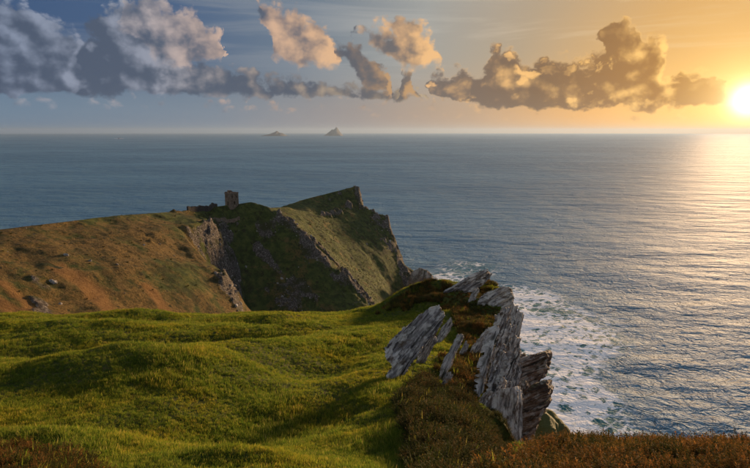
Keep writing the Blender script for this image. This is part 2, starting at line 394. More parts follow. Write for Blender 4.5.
# ---- the headland across the cove
HP = [(-60, 238, 140), (0, 229, 152), (60, 222, 170), (100, 217, 187), (150, 213, 212), (180, 211, 232), (205, 208, 250), (232, 204, 263), (252, 201, 263), (268, 206, 264),
      (-60, 256, 125), (0, 248, 138), (60, 240, 157), (120, 236, 175), (180, 228, 205), (212, 222, 226),
      (-60, 285, 108), (0, 280, 120), (60, 275, 134), (120, 270, 150), (180, 262, 175), (206, 258, 190), (222, 270, 188),
      (-60, 325, 95), (0, 322, 105), (50, 321, 114), (100, 319, 126), (160, 318, 143), (215, 312, 165), (232, 306, 176),
      # rocky face under the tower
      (252, 318, 226), (300, 318, 228), (345, 314, 232), (226, 232, 251), (238, 262, 243), (244, 290, 233), (250, 212, 260), (262, 240, 253), (275, 275, 244), (285, 300, 234), (300, 262, 250), (315, 290, 240), (282, 228, 259),
      # rib running down to the right
      (275, 211, 266), (290, 223, 264), (310, 243, 259), (335, 268, 252), (355, 290, 246), (370, 304, 242),
      # far slope and peak
      (286, 207, 292), (300, 200, 318), (315, 196, 326), (335, 191, 331), (350, 187, 335), (359, 185, 337),
      (300, 222, 284), (318, 240, 281), (340, 262, 276), (362, 286, 270), (380, 304, 268),
      (312, 212, 305), (335, 220, 310), (335, 238, 297), (358, 245, 304), (358, 268, 290), (358, 212, 324), (380, 282, 292), (380, 255, 308), (398, 298, 298), (398, 275, 308),
      (361.5, 207, 333), (367, 210, 331), (375, 211, 330), (387, 214, 328), (390.5, 228, 324), (392, 240, 321), (400, 261, 316), (410, 278, 311), (413, 292, 306)]
def headland():
    far = lambda Y: Y if Y <= 264 else 264 + (Y - 264) * 1.9
    global at
    at0 = at; at = lambda px, py, Y: at0(px, py, far(Y))
    pts = [tuple(at(*p)) for p in HP]
    def w(px, py, Y, dx, dy, z): q = at(px, py, Y); pts.append((q[0] + dx, q[1] + dy, z))
    # seaward cliffs
    for p, dx, dy in (((359, 185, 337), 7, 8), ((374, 208, 330), 9, 8), ((386, 213, 328), 9, 3), ((392, 240, 321), 10, 2), ((400, 261, 316), 12, 0), ((410, 278, 311), 12, 0), ((413, 292, 306), 12, -4)):
        q = at(*p); w(*p, dx, dy, max(q[2] - 34, 8)); w(*p, dx * 2.2, dy * 2.2, max(q[2] - 66, 0)); w(*p, dx * 4, dy * 4, -6)
    for p in ((300, 200, 318), (335, 191, 331), (350, 187, 335)):
        q = at(*p); w(*p, -6, 14, q[2] - 8); w(*p, -10, 60, q[2] - 50); w(*p, -10, 110, -4)
    for p in ((286, 207, 292), (268, 206, 264), (232, 204, 263), (180, 211, 232), (100, 217, 187), (0, 229, 152), (-60, 238, 140)):
        q = at(*p); w(*p, -12, 16, q[2] - 5); w(*p, -45, 75, q[2] - 35); w(*p, -70, 140, -4)
    # bed of the cove and its lower walls (out of sight)
    for p in ((-60, 325, 95), (0, 322, 105), (50, 321, 114), (100, 319, 126), (160, 318, 143), (215, 312, 165), (232, 306, 176), (252, 318, 226), (300, 318, 228), (345, 314, 232), (370, 304, 242), (380, 304, 268), (398, 298, 298)):
        q = at(*p); w(*p, 9, -9, q[2] - 14); w(*p, 26, -22, max(q[2] - 42, 0)); w(*p, 45, -38, -5)
    pts += [(-330, 40, 60), (-330, 560, -5), (140, 560, -5), (140, 40, -5), (-50, 40, 10), (-200, 40, 70), (-330, 250, 40), (-220, 120, 74), (-150, 40, 60), (60, 200, -5)]
    gx = np.arange(-230, 75, .62); gy = np.concatenate([np.arange(62, 290, .62), np.arange(290, 500, .8)]); X, Y = np.meshgrid(gx, gy)
    Z = tri_interp(pts, X, Y); Z0 = Z.copy(); Z = blur(Z, 1, 2)
    # rock mask: ribs and edges
    def hit(px, py, Y):
        d = ray(px, py); t = np.linspace(95, 480, 4000); P = np.array([0, 0, CAMZ])[None] + d[None] * (t / d[1])[:, None]
        h = np.where(P[:, 2] < bil(gx, gy, Z, P[:, 0], P[:, 1]))[0]
        return P[h[0]] if len(h) else at(px, py, Y)
    def pl(*ps): return [hit(*p) for p in ps]
    ribs = [(pl((272, 210, 265), (290, 223, 264), (310, 243, 259), (335, 268, 252), (355, 290, 246), (370, 304, 242)), 8.0),
            (pl((240, 213, 259), (226, 226, 252), (220, 240, 250), (226, 262, 246)), 7.0),
            (pl((250, 212, 260), (262, 222, 258), (275, 235, 255)), 6.0),
            (pl((212, 232, 238), (210, 250, 222), (222, 270, 212), (232, 300, 209)), 4.0),
            (pl((359, 186, 337), (366, 206, 332), (386, 213, 328), (391, 232, 322), (401, 262, 315), (412, 285, 309)), 7.0),
            (pl((372, 212, 328), (384, 228, 322), (388, 245, 318)), 8.0),
            (pl((318, 216, 306), (335, 214, 314), (350, 205, 326)), 3.0),
            (pl((330, 200, 326), (338, 196, 330), (344, 192, 332)), 2.5),
            (pl((300, 232, 281), (318, 246, 279), (340, 268, 275), (362, 292, 270)), 3.0),
            (pl((30, 275, 176), (42, 288, 172)), 3.5), (pl((36, 300, 168), (45, 318, 162)), 3.0), (pl((45, 265, 184), (60, 268, 184)), 2.0),
            (pl((255, 250, 250), (275, 268, 246), (300, 285, 243), (318, 300, 238)), 3.5)]
    rock = np.zeros_like(X)
    for poly, wd in ribs: rock = np.maximum(rock, np.exp(-(seg_dist(X, Y, poly) / wd) ** 2))
    rock = np.maximum(rock, .42 * np.exp(-(seg_dist(X, Y, pl((240, 228, 250), (262, 250, 250), (300, 285, 245))) / 15) ** 2))
    gzy, gzx = np.gradient(Z, gy, gx); slope = np.hypot(gzx, gzy)
    n1 = fbm(P2(X, Y, .11), 5, .55, 3); n2 = fbm(P2(X, Y, .05, 4.0), 4, .5, 9)
    rock = sstep(rock * .9 + .28 * sstep(slope, .9, 2.2) + 1.0 * n1 + .35 * n2 - .16, .30, .72)
    knoll = np.zeros_like(X)                       # turf caps the top beside the tower
    for q in (at0(232, 204, 263), at0(243, 202, 264), at0(254, 201, 264), at0(264, 204, 265)): knoll = np.maximum(knoll, np.exp(-(((X - q[0]) / 6.5) ** 2 + ((Y - q[1]) / 8.0) ** 2)))
    rock = rock * (1 - sstep(knoll, .25, .6))
    rd = fbm(np.stack([X * .16 + Z * .10, Y * .16 - Z * .16, Z * .22], -1), 6, .58, 21, ridge=True)
    rf = fbm(np.stack([X * .7, Y * .7, Z * .5], -1), 3, .55, 5, ridge=True)
    gd = fbm(P2(X, Y, .06), 5, .5, 31)
    amp = sstep(slope, .10, .5)
    Z = Z + rock * (3.4 * rd + 1.0 * rf) * (.22 + .78 * sstep(Y, 135, 190)) + (1 - rock) * (amp * 2.3 * gd + .30 * fbm(P2(X, Y, .3), 4, .55, 8) * (.3 + amp))
    # small erosion gullies running down the grassy flank
    u = X * .45 - Y * .25
    Z -= (1 - rock) * amp * .9 * np.clip(fbm(np.stack([u * .22, (X * .3 + Y * .5) * .05, 0 * X], -1), 4, .55, 77, ridge=True) - .25, 0, 1)
    Z = np.maximum(Z, -8)
    v = np.stack([X, Y, Z], -1).reshape(-1, 3)
    o = mesh_obj('headland', v, gridfaces(len(gx), len(gy)), headland_material(), kind='structure', label='rugged green and brown headland falling to the sea across the cove')
    attr(o, 'rock', rock)
    # brown bracken flank on the left, bare earth, green tops
    bank = sstep(-X, 30, 52) * sstep(-Y, -245, -190) 
    brown = np.clip(.20 - .5 * knoll + .42 * bank + .75 * n2 + .4 * n1, 0, 1)
    earth = np.zeros_like(X)
    for poly, wd in ((pl((2, 282, 168), (22, 300, 164), (44, 318, 160)), 2.6), (pl((-20, 290, 160), (18, 312, 158)), 3.0), (pl((60, 268, 183), (90, 290, 181), (110, 312, 177)), 4.0), (pl((150, 290, 194), (165, 312, 190)), 3.0)):
        earth = np.maximum(earth, np.exp(-(seg_dist(X, Y, poly) / wd) ** 2))
    earth = sstep(earth + .5 * n1, .45, .9)
    attr(o, 'brown', brown); attr(o, 'earth', earth * .75)
    at = at0
    return gx, gy, Z, rock, brown
def headland_material():
    m, N, b = new_mat('headland_turf_and_rock')
    p = N.new('ShaderNodeNewGeometry').outputs['Position']
    A = lambda k: N.new('ShaderNodeAttribute', attribute_name=k).outputs['Fac']
    n1 = N.noise(p, .35, 6, .62); n2 = N.noise(p, 1.6, 4, .6); n3 = N.noise(p, .09, 4, .55)
    green = N.mix(N.ss(n1, .35, .65), (.036, .052, .011), (.095, .115, .024))
    brown = N.mix(N.ss(n2, .35, .65), (.085, .056, .016), (.20, .128, .040))
    brown = N.mix(N.ss(n1, .55, .75), brown, (.06, .06, .016))
    c = N.mix(N.ss(N.m('ADD', A('brown'), N.m('MULTIPLY', N.m('SUBTRACT', n1, .5), 1.3)), .32, .72), green, brown)
    c = N.mix(N.ss(N.noise(p, .5, 5, .65), .56, .66), c, (.028, .027, .010))
    c = N.mix(N.m('MULTIPLY', N.ss(N.noise(p, .14, 6, .68, .6), .52, .62), .7), c, (.030, .032, .009))
    c = N.mix(N.m('MULTIPLY', N.ss(N.noise(N.vm('ADD', p, (40., 7., 3.)), .11, 6, .66, .4), .55, .66), .6), c, (.20, .13, .045))
    c = N.mix(A('earth'), c, N.mix(n2, (.19, .095, .030), (.32, .17, .060)))
    rk = N.mix(N.ss(n2, .42, .66), (.065, .054, .044), (.22, .195, .165))
    rk = N.mix(N.ss(N.noise(p, .8, 5, .7), .60, .70), rk, (.42, .40, .37))
    rk = N.mix(N.ss(n3, .52, .62), rk, (.05, .052, .018))
    rm = N.ss(N.m('ADD', A('rock'), N.m('MULTIPLY', N.m('SUBTRACT', N.noise(p, .55, 5, .65), .5), 1.6)), .45, .75)
    c = N.mix(rm, c, rk)
    N.put(b.inputs['Base Color'], c); b.inputs['Roughness'].default_value = .95; b.inputs['Specular IOR Level'].default_value = .15
    h = N.m('ADD', N.m('MULTIPLY', n2, .8), N.noise(p, 4.5, 4, .6))
    N.put(b.inputs['Normal'], bump(N, N.m('ADD', h, N.m('MULTIPLY', n1, 1.2)), .9, .8))
    return m
HX, HY, HZ, HROCK, HBROWN = headland()

def to_px(P):
    P = np.asarray(P, float) - np.array([0, 0, CAMZ]); c, s = math.cos(PITCH), math.sin(PITCH)
    w = P[..., 1] * c - P[..., 2] * s; u = P[..., 1] * s + P[..., 2] * c
    return 375 + F * P[..., 0] / w, 234 - F * u / w

Z_RIGHT = [(506, 470), (514, 462), (540, 456), (600, 449), (700, 452), (1100, 452), (1100, 700), (500, 700), (498, 470)]
Z_MID = [(402, 404), (410, 392), (424, 378), (434, 386), (452, 390), (474, 402), (488, 408), (504, 420), (520, 446), (512, 500), (500, 600), (440, 700), (420, 500), (418, 450), (408, 425)]
Z_LEFT = [(-60, 456), (20, 448), (60, 450), (84, 458), (98, 470), (108, 500), (90, 700), (-200, 700)]
Z_RIDGE = [(380, 316), (388, 300), (405, 290), (425, 284), (445, 288), (470, 282), (495, 276), (512, 292), (508, 325), (500, 360), (488, 395), (468, 400), (448, 388), (440, 376), (455, 350), (457, 325), (440, 305), (418, 305), (400, 312)]
# ---- the near hill we stand on
YT = [(480, 6.7), (468, 7.2), (440, 8.6), (420, 10), (400, 11.5), (380, 13.2), (365, 15), (350, 18), (340, 20.5), (330, 24), (322, 28), (316, 31)]
GP = []
for px in (-260, -100, 40, 140, 220, 290, 350):
    for py, Y in YT: GP.append((px, py, Y))
GP += [(-260, 312, 34), (0, 314, 33.5), (200, 313, 34), (300, 312, 34), (350, 309, 34),
       (385, 470, 7.2), (385, 440, 8.6), (385, 410, 10.9), (385, 385, 13), (385, 360, 16.4), (390, 340, 20.5), (390, 325, 25), (392, 310, 30), (395, 301, 34),
       (430, 470, 7.1), (430, 440, 8.7), (430, 410, 11.2), (430, 385, 13.6), (430, 360, 17), (430, 340, 21), (430, 320, 26), (430, 302, 31), (430, 289, 35),
       (470, 470, 7.3), (470, 440, 8.9), (468, 410, 11.8), (466, 385, 14.6), (466, 360, 18), (466, 335, 23), (466, 312, 28), (464, 296, 32), (462, 284, 35.5),
       (490, 410, 13.2), (492, 385, 16), (492, 360, 19.5), (494, 335, 24), (492, 312, 28.5), (490, 295, 32), (488, 279, 36), (512, 292, 33),
       (505, 470, 7.4), (508, 470, 8.9), (540, 466, 9.1), (600, 459, 9.3), (700, 463, 9.4), (800, 464, 9.4), (1000, 466, 10), (560, 478, 6.9), (750, 475, 6.9), (1000, 480, 7)]
RIM = [(-260, 316, 33), (0, 319, 33), (60, 317, 33), (100, 314, 33.5), (160, 315, 33), (200, 319, 33), (250, 314, 33.5), (300, 316, 33), (350, 310, 33.5), (395, 300, 34), (430, 289, 35), (462, 284, 35.5), (488, 278, 36),
       (503, 290, 33), (501, 312, 28.5), (499, 335, 24), (494, 360, 19.5), (490, 385, 16), (483, 410, 13), (485, 436, 10.4), (500, 472, 8.7), (540, 466, 9.1), (600, 459, 9.3), (700, 463, 9.4), (800, 464, 9.4), (1000, 466, 10)]
def foreground():
    pts = [tuple(at(*p)) for p in GP]
    pts += [(-70, -12, CAMZ - 1), (0, -12, CAMZ + 1.5), (30, -12, CAMZ - 1), (0, 0, CAMZ - 1.75), (-10, 0, CAMZ - 2.4), (8, 0, CAMZ - 1.9), (3, 4, CAMZ - 3.3), (-3, 4, CAMZ - 3.3), (-70, 10, CAMZ - 5), (-70, 35, CAMZ - 11), (-70, 150, CAMZ - 30), (0, 60, CAMZ - 17), (60, 150, CAMZ - 30), (70, 20, CAMZ - 8), (30, 35, CAMZ - 11), (15, 40, CAMZ - 11)]
    gx = np.concatenate([np.linspace(-69, -26, 60, endpoint=False), np.linspace(-26, 16, 420, endpoint=False), np.linspace(16, 69, 90)])
    gy = np.concatenate([np.linspace(-11, 4, 30, endpoint=False), np.linspace(4, 40, 400, endpoint=False), np.linspace(40, 140, 130)])
    X, Y = np.meshgrid(gx, gy)
    Z = tri_interp(pts, X, Y); Z = blur(Z, 8, 2)
    Z0 = Z.copy()
    def hump(px, py, Yd, dz, rx, ry, rot=0):
        nonlocal Z
        q = at(px, py, Yd); dx, dy = X - q[0], Y - q[1]; c, s = math.cos(R(rot)), math.sin(R(rot))
        Z = Z + dz * np.exp(-((dx * c + dy * s) / rx) ** 2 - ((-dx * s + dy * c) / ry) ** 2)
    # hummocks and hollows in the turf
    hump(40, 385, 13, .42, 4.0, 1.6, 4); hump(150, 372, 14.5, .50, 3.2, 1.4, 8); hump(250, 352, 18, .42, 3.0, 1.8, 18)
    hump(60, 350, 18.5, -.55, 6, 1.3, 3); hump(235, 338, 22, -.65, 3.0, 1.6, 25); hump(150, 345, 20, -.45, 3.4, 1.2, 0)
    hump(60, 331, 24, .40, 7, 1.6, 0); hump(130, 321, 29, .55, 3.0, 1.7, 0); hump(270, 322, 28.5, .45, 2.6, 1.8, 0)
    hump(325, 360, 16.5, -.8, 1.5, 3.2, -20); hump(300, 410, 10.8, -.5, 1.6, 2.4, -25); hump(180, 430, 9.4, -.25, 2.0, 1.0, 0)
    hump(40, 455, 8.0, .28, 1.5, .7, 0); hump(240, 472, 7.0, .22, 1.5, .5, 0); hump(385, 410, 11, .12, .9, 1.6, 0)
    hump(430, 430, 9.4, .25, 1.2, 1.4); hump(408, 294, 33, .75, 1.5, 1.2); hump(442, 292, 33, .8, 1.8, 1.2); hump(425, 302, 30, .5, 1.5, 1.0)
    hump(610, 440, 9.0, .12, 1.2, .8); hump(700, 446, 8.8, .08, 1.0, .7); hump(470, 330, 24, .35, 1.0, 1.5); hump(466, 303, 30, .5, 1.2, 1.2)
    Z += .23 * fbm(P2(X, Y, .30), 4, .5, 41) + .10 * fbm(P2(X, Y, 1.1), 4, .55, 43)
    # heather grows in cushions
    ax, ay = to_px(np.stack([X, Y, Z], -1)); hz_ = blur((inside(ax, ay, Z_RIGHT) | inside(ax, ay, Z_MID) | inside(ax, ay, Z_RIDGE) | inside(ax, ay, Z_LEFT)).astype(float), 3, 2)
    Z += hz_ * (.16 * np.abs(vn(P2(X, Y, 1.5), 71)) ** .8 + .10 * vn(P2(X, Y, 3.4), 72))
    # fall away outside the rim
    rim = [tuple(at(*p)[:2]) for p in RIM]
    poly = rim + [(60, -14), (-80, -14)]
    ins = inside(X, Y, poly); d = seg_dist(X, Y, rim); d = np.where(ins, -d, d)
    sharp = sstep(X - .12 * Y, 1.2, 2.6)
    near = sstep(-Y, -12.0, -10.0)
    d2 = d + .5 * fbm(P2(X, Y, .5), 4, .55, 51)
    k = 1.25 + 7.0 * np.maximum(sharp, near)
    r0 = np.where(np.maximum(sharp, near) > .5, .3, 2.0)
    fall = np.where(d2 > 0, k * (np.sqrt(d2 ** 2 + r0 ** 2) - r0), 0)
    rough = fbm(np.stack([X * .3, Y * .3, fall * .12], -1), 5, .55, 61, ridge=True)
    Z = Z - fall + np.clip(fall / 4, 0, 1) * rough * 1.6
    Z = np.maximum(Z, -6)
    v = np.stack([X, Y, Z], -1).reshape(-1, 3)
    o = mesh_obj('hill', v, gridfaces(len(gx), len(gy)), turf_material(), kind='structure', label='grassy hillside in the foreground dropping away at its rim')
    attr(o, 'cliff', sstep(fall, .6, 2.2))
    return gx, gy, Z, o, rim, poly
def turf_material():
    m, N, b = new_mat('turf')
    p = N.new('ShaderNodeNewGeometry').outputs['Position']
    n1 = N.noise(p, .55, 5, .6); n2 = N.noise(p, 6, 5, .65); n3 = N.noise(p, 28, 3, .6)
    c = N.mix(N.ss(n1, .38, .62), (.026, .042, .008), (.060, .075, .014))
    c = N.mix(N.ss(n2, .45, .7), c, (.085, .066, .022))
    c = N.mix(N.ss(n3, .5, .75), c, (.03, .024, .010))
    rk = N.mix(N.ss(N.noise(N.vm('MULTIPLY', p, (2.5, 1.2, .5)), 1.1, 6, .65), .38, .66), (.035, .029, .024), (.21, .19, .165))
    cl = N.new('ShaderNodeAttribute', attribute_name='cliff').outputs['Fac']
    c = N.mix(N.ss(N.m('ADD', cl, N.m('MULTIPLY', N.m('SUBTRACT', n1, .5), .9)), .35, .7), c, rk)
    N.put(b.inputs['Base Color'], c); b.inputs['Roughness'].default_value = .95; b.inputs['Specular IOR Level'].default_value = .1
    N.put(b.inputs['Normal'], bump(N, N.m('ADD', n2, N.m('MULTIPLY', n3, .4)), .8, .06))
    return m
GX, GY, GZ, HILL, RIMXY, PLAT = foreground()
def gz(x, y): return bil(GX, GY, GZ, np.asarray(x, float), np.asarray(y, float))
def hz(x, y): return bil(HX, HY, HZ, np.asarray(x, float), np.asarray(y, float))

def ground_Y(px, py):              # distance ahead at which a photo pixel meets the near hill
    d = ray(px, py); t = np.linspace(5, 60, 2200); P = np.array([0, 0, CAMZ])[None] + d[None] * (t / d[1])[:, None]
    hit = np.where(P[:, 2] < gz(P[:, 0], P[:, 1]))[0]
    return float(t[hit[0]]) if len(hit) else 34.0
# ------------------------------------------------------------------ rock
def rock_material(name, tint, lichen, moss, mossy=.55):
    m, N, b = new_mat(name)
    p = N.new('ShaderNodeTexCoord').outputs['Object']
    pf = N.new('ShaderNodeAttribute', attribute_name='fol').outputs['Vector']      # laminated coordinate
    lam = N.noise(pf, 1.0, 5, .65, .3); n1 = N.noise(p, 2.2, 5, .62); n2 = N.noise(p, 11, 4, .65); n3 = N.noise(p, .9, 3, .5)
    c = N.mix(N.ss(lam, .36, .62), tuple(.16 * t for t in tint), tuple(1.1 * t for t in tint))
    c = N.mix(N.m('MULTIPLY', N.ss(n1, .46, .62), .85), c, N.mix(n2, (.045, .028, .018), (.14, .085, .05)))
    c = N.mix(N.m('MULTIPLY', N.ss(N.m('ADD', N.noise(N.vm('MULTIPLY', pf, (.55, 2.4, 2.4)), 1.0, 5, .6), N.m('MULTIPLY', n1, .5)), .70, .86), lichen), c, (.56, .54, .50))
    c = N.mix(N.ss(N.noise(N.vm('MULTIPLY', pf, (1.0, .5, .5)), 1.3, 3, .6), .40, .33), c, (.022, .019, .016))
    up = N.sep(N.new('ShaderNodeNewGeometry').outputs['Normal'])[2]
    c = N.mix(N.m('MULTIPLY', N.ss(N.m('ADD', up, N.m('MULTIPLY', N.m('SUBTRACT', n3, .5), 2.0)), mossy, mossy + .45), moss), c, N.mix(n2, (.035, .040, .010), (.105, .110, .026)))
    N.put(b.inputs['Base Color'], c); b.inputs['Roughness'].default_value = .85; b.inputs['Specular IOR Level'].default_value = .3
    n = bump(N, lam, 1.0, .06); n = bump(N, N.m('ADD', n1, N.m('MULTIPLY', n2, .6)), .7, .03, n)
    N.put(b.inputs['Normal'], n); return m
M_SLATE = rock_material('grey_slate', (.27, .255, .25), .9, .3)
M_PALE = rock_material('pale_slate', (.44, .41, .385), 1.0, .35)
M_BROWN = rock_material('brown_slate', (.17, .115, .085), .45, .4)
M_MOSS = rock_material('mossy_slate', (.13, .11, .085), .3, 1.0, -.25)

def remeshed(verts, faces, voxel):
    me = bpy.data.meshes.new('tmp'); me.from_pydata([tuple(v) for v in verts], [], faces)
    bm = bmesh.new(); bm.from_mesh(me); bmesh.ops.recalc_face_normals(bm, faces=bm.faces); bm.to_mesh(me); bm.free()
    o = bpy.data.objects.new('tmp', me); COL.objects.link(o)
    r = o.modifiers.new('r', 'REMESH'); r.mode = 'VOXEL'; r.voxel_size = voxel
    dg = bpy.context.evaluated_depsgraph_get(); dg.update()
    out = bpy.data.meshes.new_from_object(o.evaluated_get(dg)); bpy.data.objects.remove(o); bpy.data.meshes.remove(me)
    return out
def finish_rock(name, me, mat, nf, amp, label, cat, seed, fine=.35, group=None, parent=None, plate=.12, slipk=1.0):
    n = len(me.vertices); co = np.empty(n * 3, np.float32); me.vertices.foreach_get('co', co); co = co.reshape(-1, 3).astype(float)
    no = np.empty(n * 3, np.float32); me.vertex_normals.foreach_get('vector', no); no = no.reshape(-1, 3).astype(float)
    org = co.mean(0); org[2] = co[:, 2].min(); q = co - org
    nf = np.array(nf, float); nf /= np.linalg.norm(nf); a = np.cross(nf, (0, 0, 1)); a /= np.linalg.norm(a); b = np.cross(nf, a)
    ext = np.ptp(q @ nf) + 1e-3; s = np.ptp(q, axis=0).max()
    fol = np.stack([(q @ nf) * 14 / s * 1.6, (q @ a) * 1.6 / s * 1.5, (q @ b) * 1.6 / s * 1.5], -1) + seed * 3.1
    lay = fbm(fol * np.array([1.0, 1.0, 1.0]), 4, .55, seed); lay = np.sign(lay) * np.abs(lay) ** .7
    # plates of the slate slip past each other
    wob = q @ nf + .05 * s * fbm(q * 2.5 / s + seed, 3, .5, seed + 2)
    idx = np.floor(wob / (s * plate)); idx2 = np.floor(wob / (s * plate * .37) + .3)
    r1 = _h(idx, idx * 0 + seed, idx * 0, 5); r2 = _h(idx, idx * 0 + seed, idx * 0, 6); r3 = _h(idx2, idx2 * 0 + seed, idx2 * 0, 7)
    up = b if b[2] > 0 else -b
    hgt = (q @ up); hgt = np.clip((hgt - hgt.min()) / (np.ptp(hgt) + 1e-6), 0, 1)
    slip = up[None] * ((.10 * r1 + .04 * r3) * s * hgt * slipk)[:, None] + np.array([.25, -.95, .1])[None] * ((.035 * r2 + .02 * r3) * s * slipk)[:, None]
    big = fbm(q * 2.2 / s + seed, 4, .5, seed + 5); fn = fbm(q * 14 / s + seed, 4, .55, seed + 9, ridge=True)
    q = q + slip + no * (amp * (.8 * lay + 1.6 * big + fine * fn))[:, None]
    me.vertices.foreach_set('co', q.astype(np.float32).ravel()); me.update()
    at_ = me.attributes.new('fol', 'FLOAT_VECTOR', 'POINT'); at_.data.foreach_set('vector', (fol * np.array([1.3, 1, 1])).astype(np.float32).ravel())
    me.polygons.foreach_set('use_smooth', np.zeros(len(me.polygons), bool))
    me.materials.clear(); me.materials.append(mat); me.name = name
    o = bpy.data.objects.new(name, me); o.location = org
    return link(o, label=label, cat=cat, group=group, parent=parent)
def slab(label, poly, base, ext, mat, nf=None, run=None, plate=.12, slipk=1.0, kx=.012, ky=.012, amp=.04, voxel=.035, seed=1, dY=0, Y=None, name='rock', taper=.82, cat='rock', fine=.35):
    Yb = ground_Y(*base) + dY if Y is None else Y
    SLABS.append(poly)
    px = [p[0] for p in poly]; py = [p[1] for p in poly]; cx, cy_ = sum(px) / len(px), max(py); m_ = Yb / 15.0
    front = [at(x, y, Yb + (kx * (x - cx) + ky * (cy_ - y)) * m_) for x, y in poly]
    c = np.mean(front, 0); e = np.array(ext, float)
    back = [c + (f - c) * taper + e for f in front]
    n = len(poly); faces = [list(range(n)), list(range(2 * n - 1, n - 1, -1))] + [[i, (i + 1) % n, n + (i + 1) % n, n + i] for i in range(n)]
    A = np.array(front) - c; nrm = np.linalg.svd(A)[2]
    if run is None: long_ = nrm[0]
    else:
        q0, q1 = at(cx, cy_, Yb), at(cx + run[0] * 10, cy_ + run[1] * 10, Yb + (kx * run[0] * 10 - ky * run[1] * 10) * m_); long_ = (q1 - q0) / np.linalg.norm(q1 - q0)
    nf = np.cross(long_, nrm[2]); nf = nf + .35 * nrm[2]
    return finish_rock(name, remeshed(front + back, faces, voxel), mat, nf, amp, label, cat, seed, fine, plate=plate, slipk=slipk)

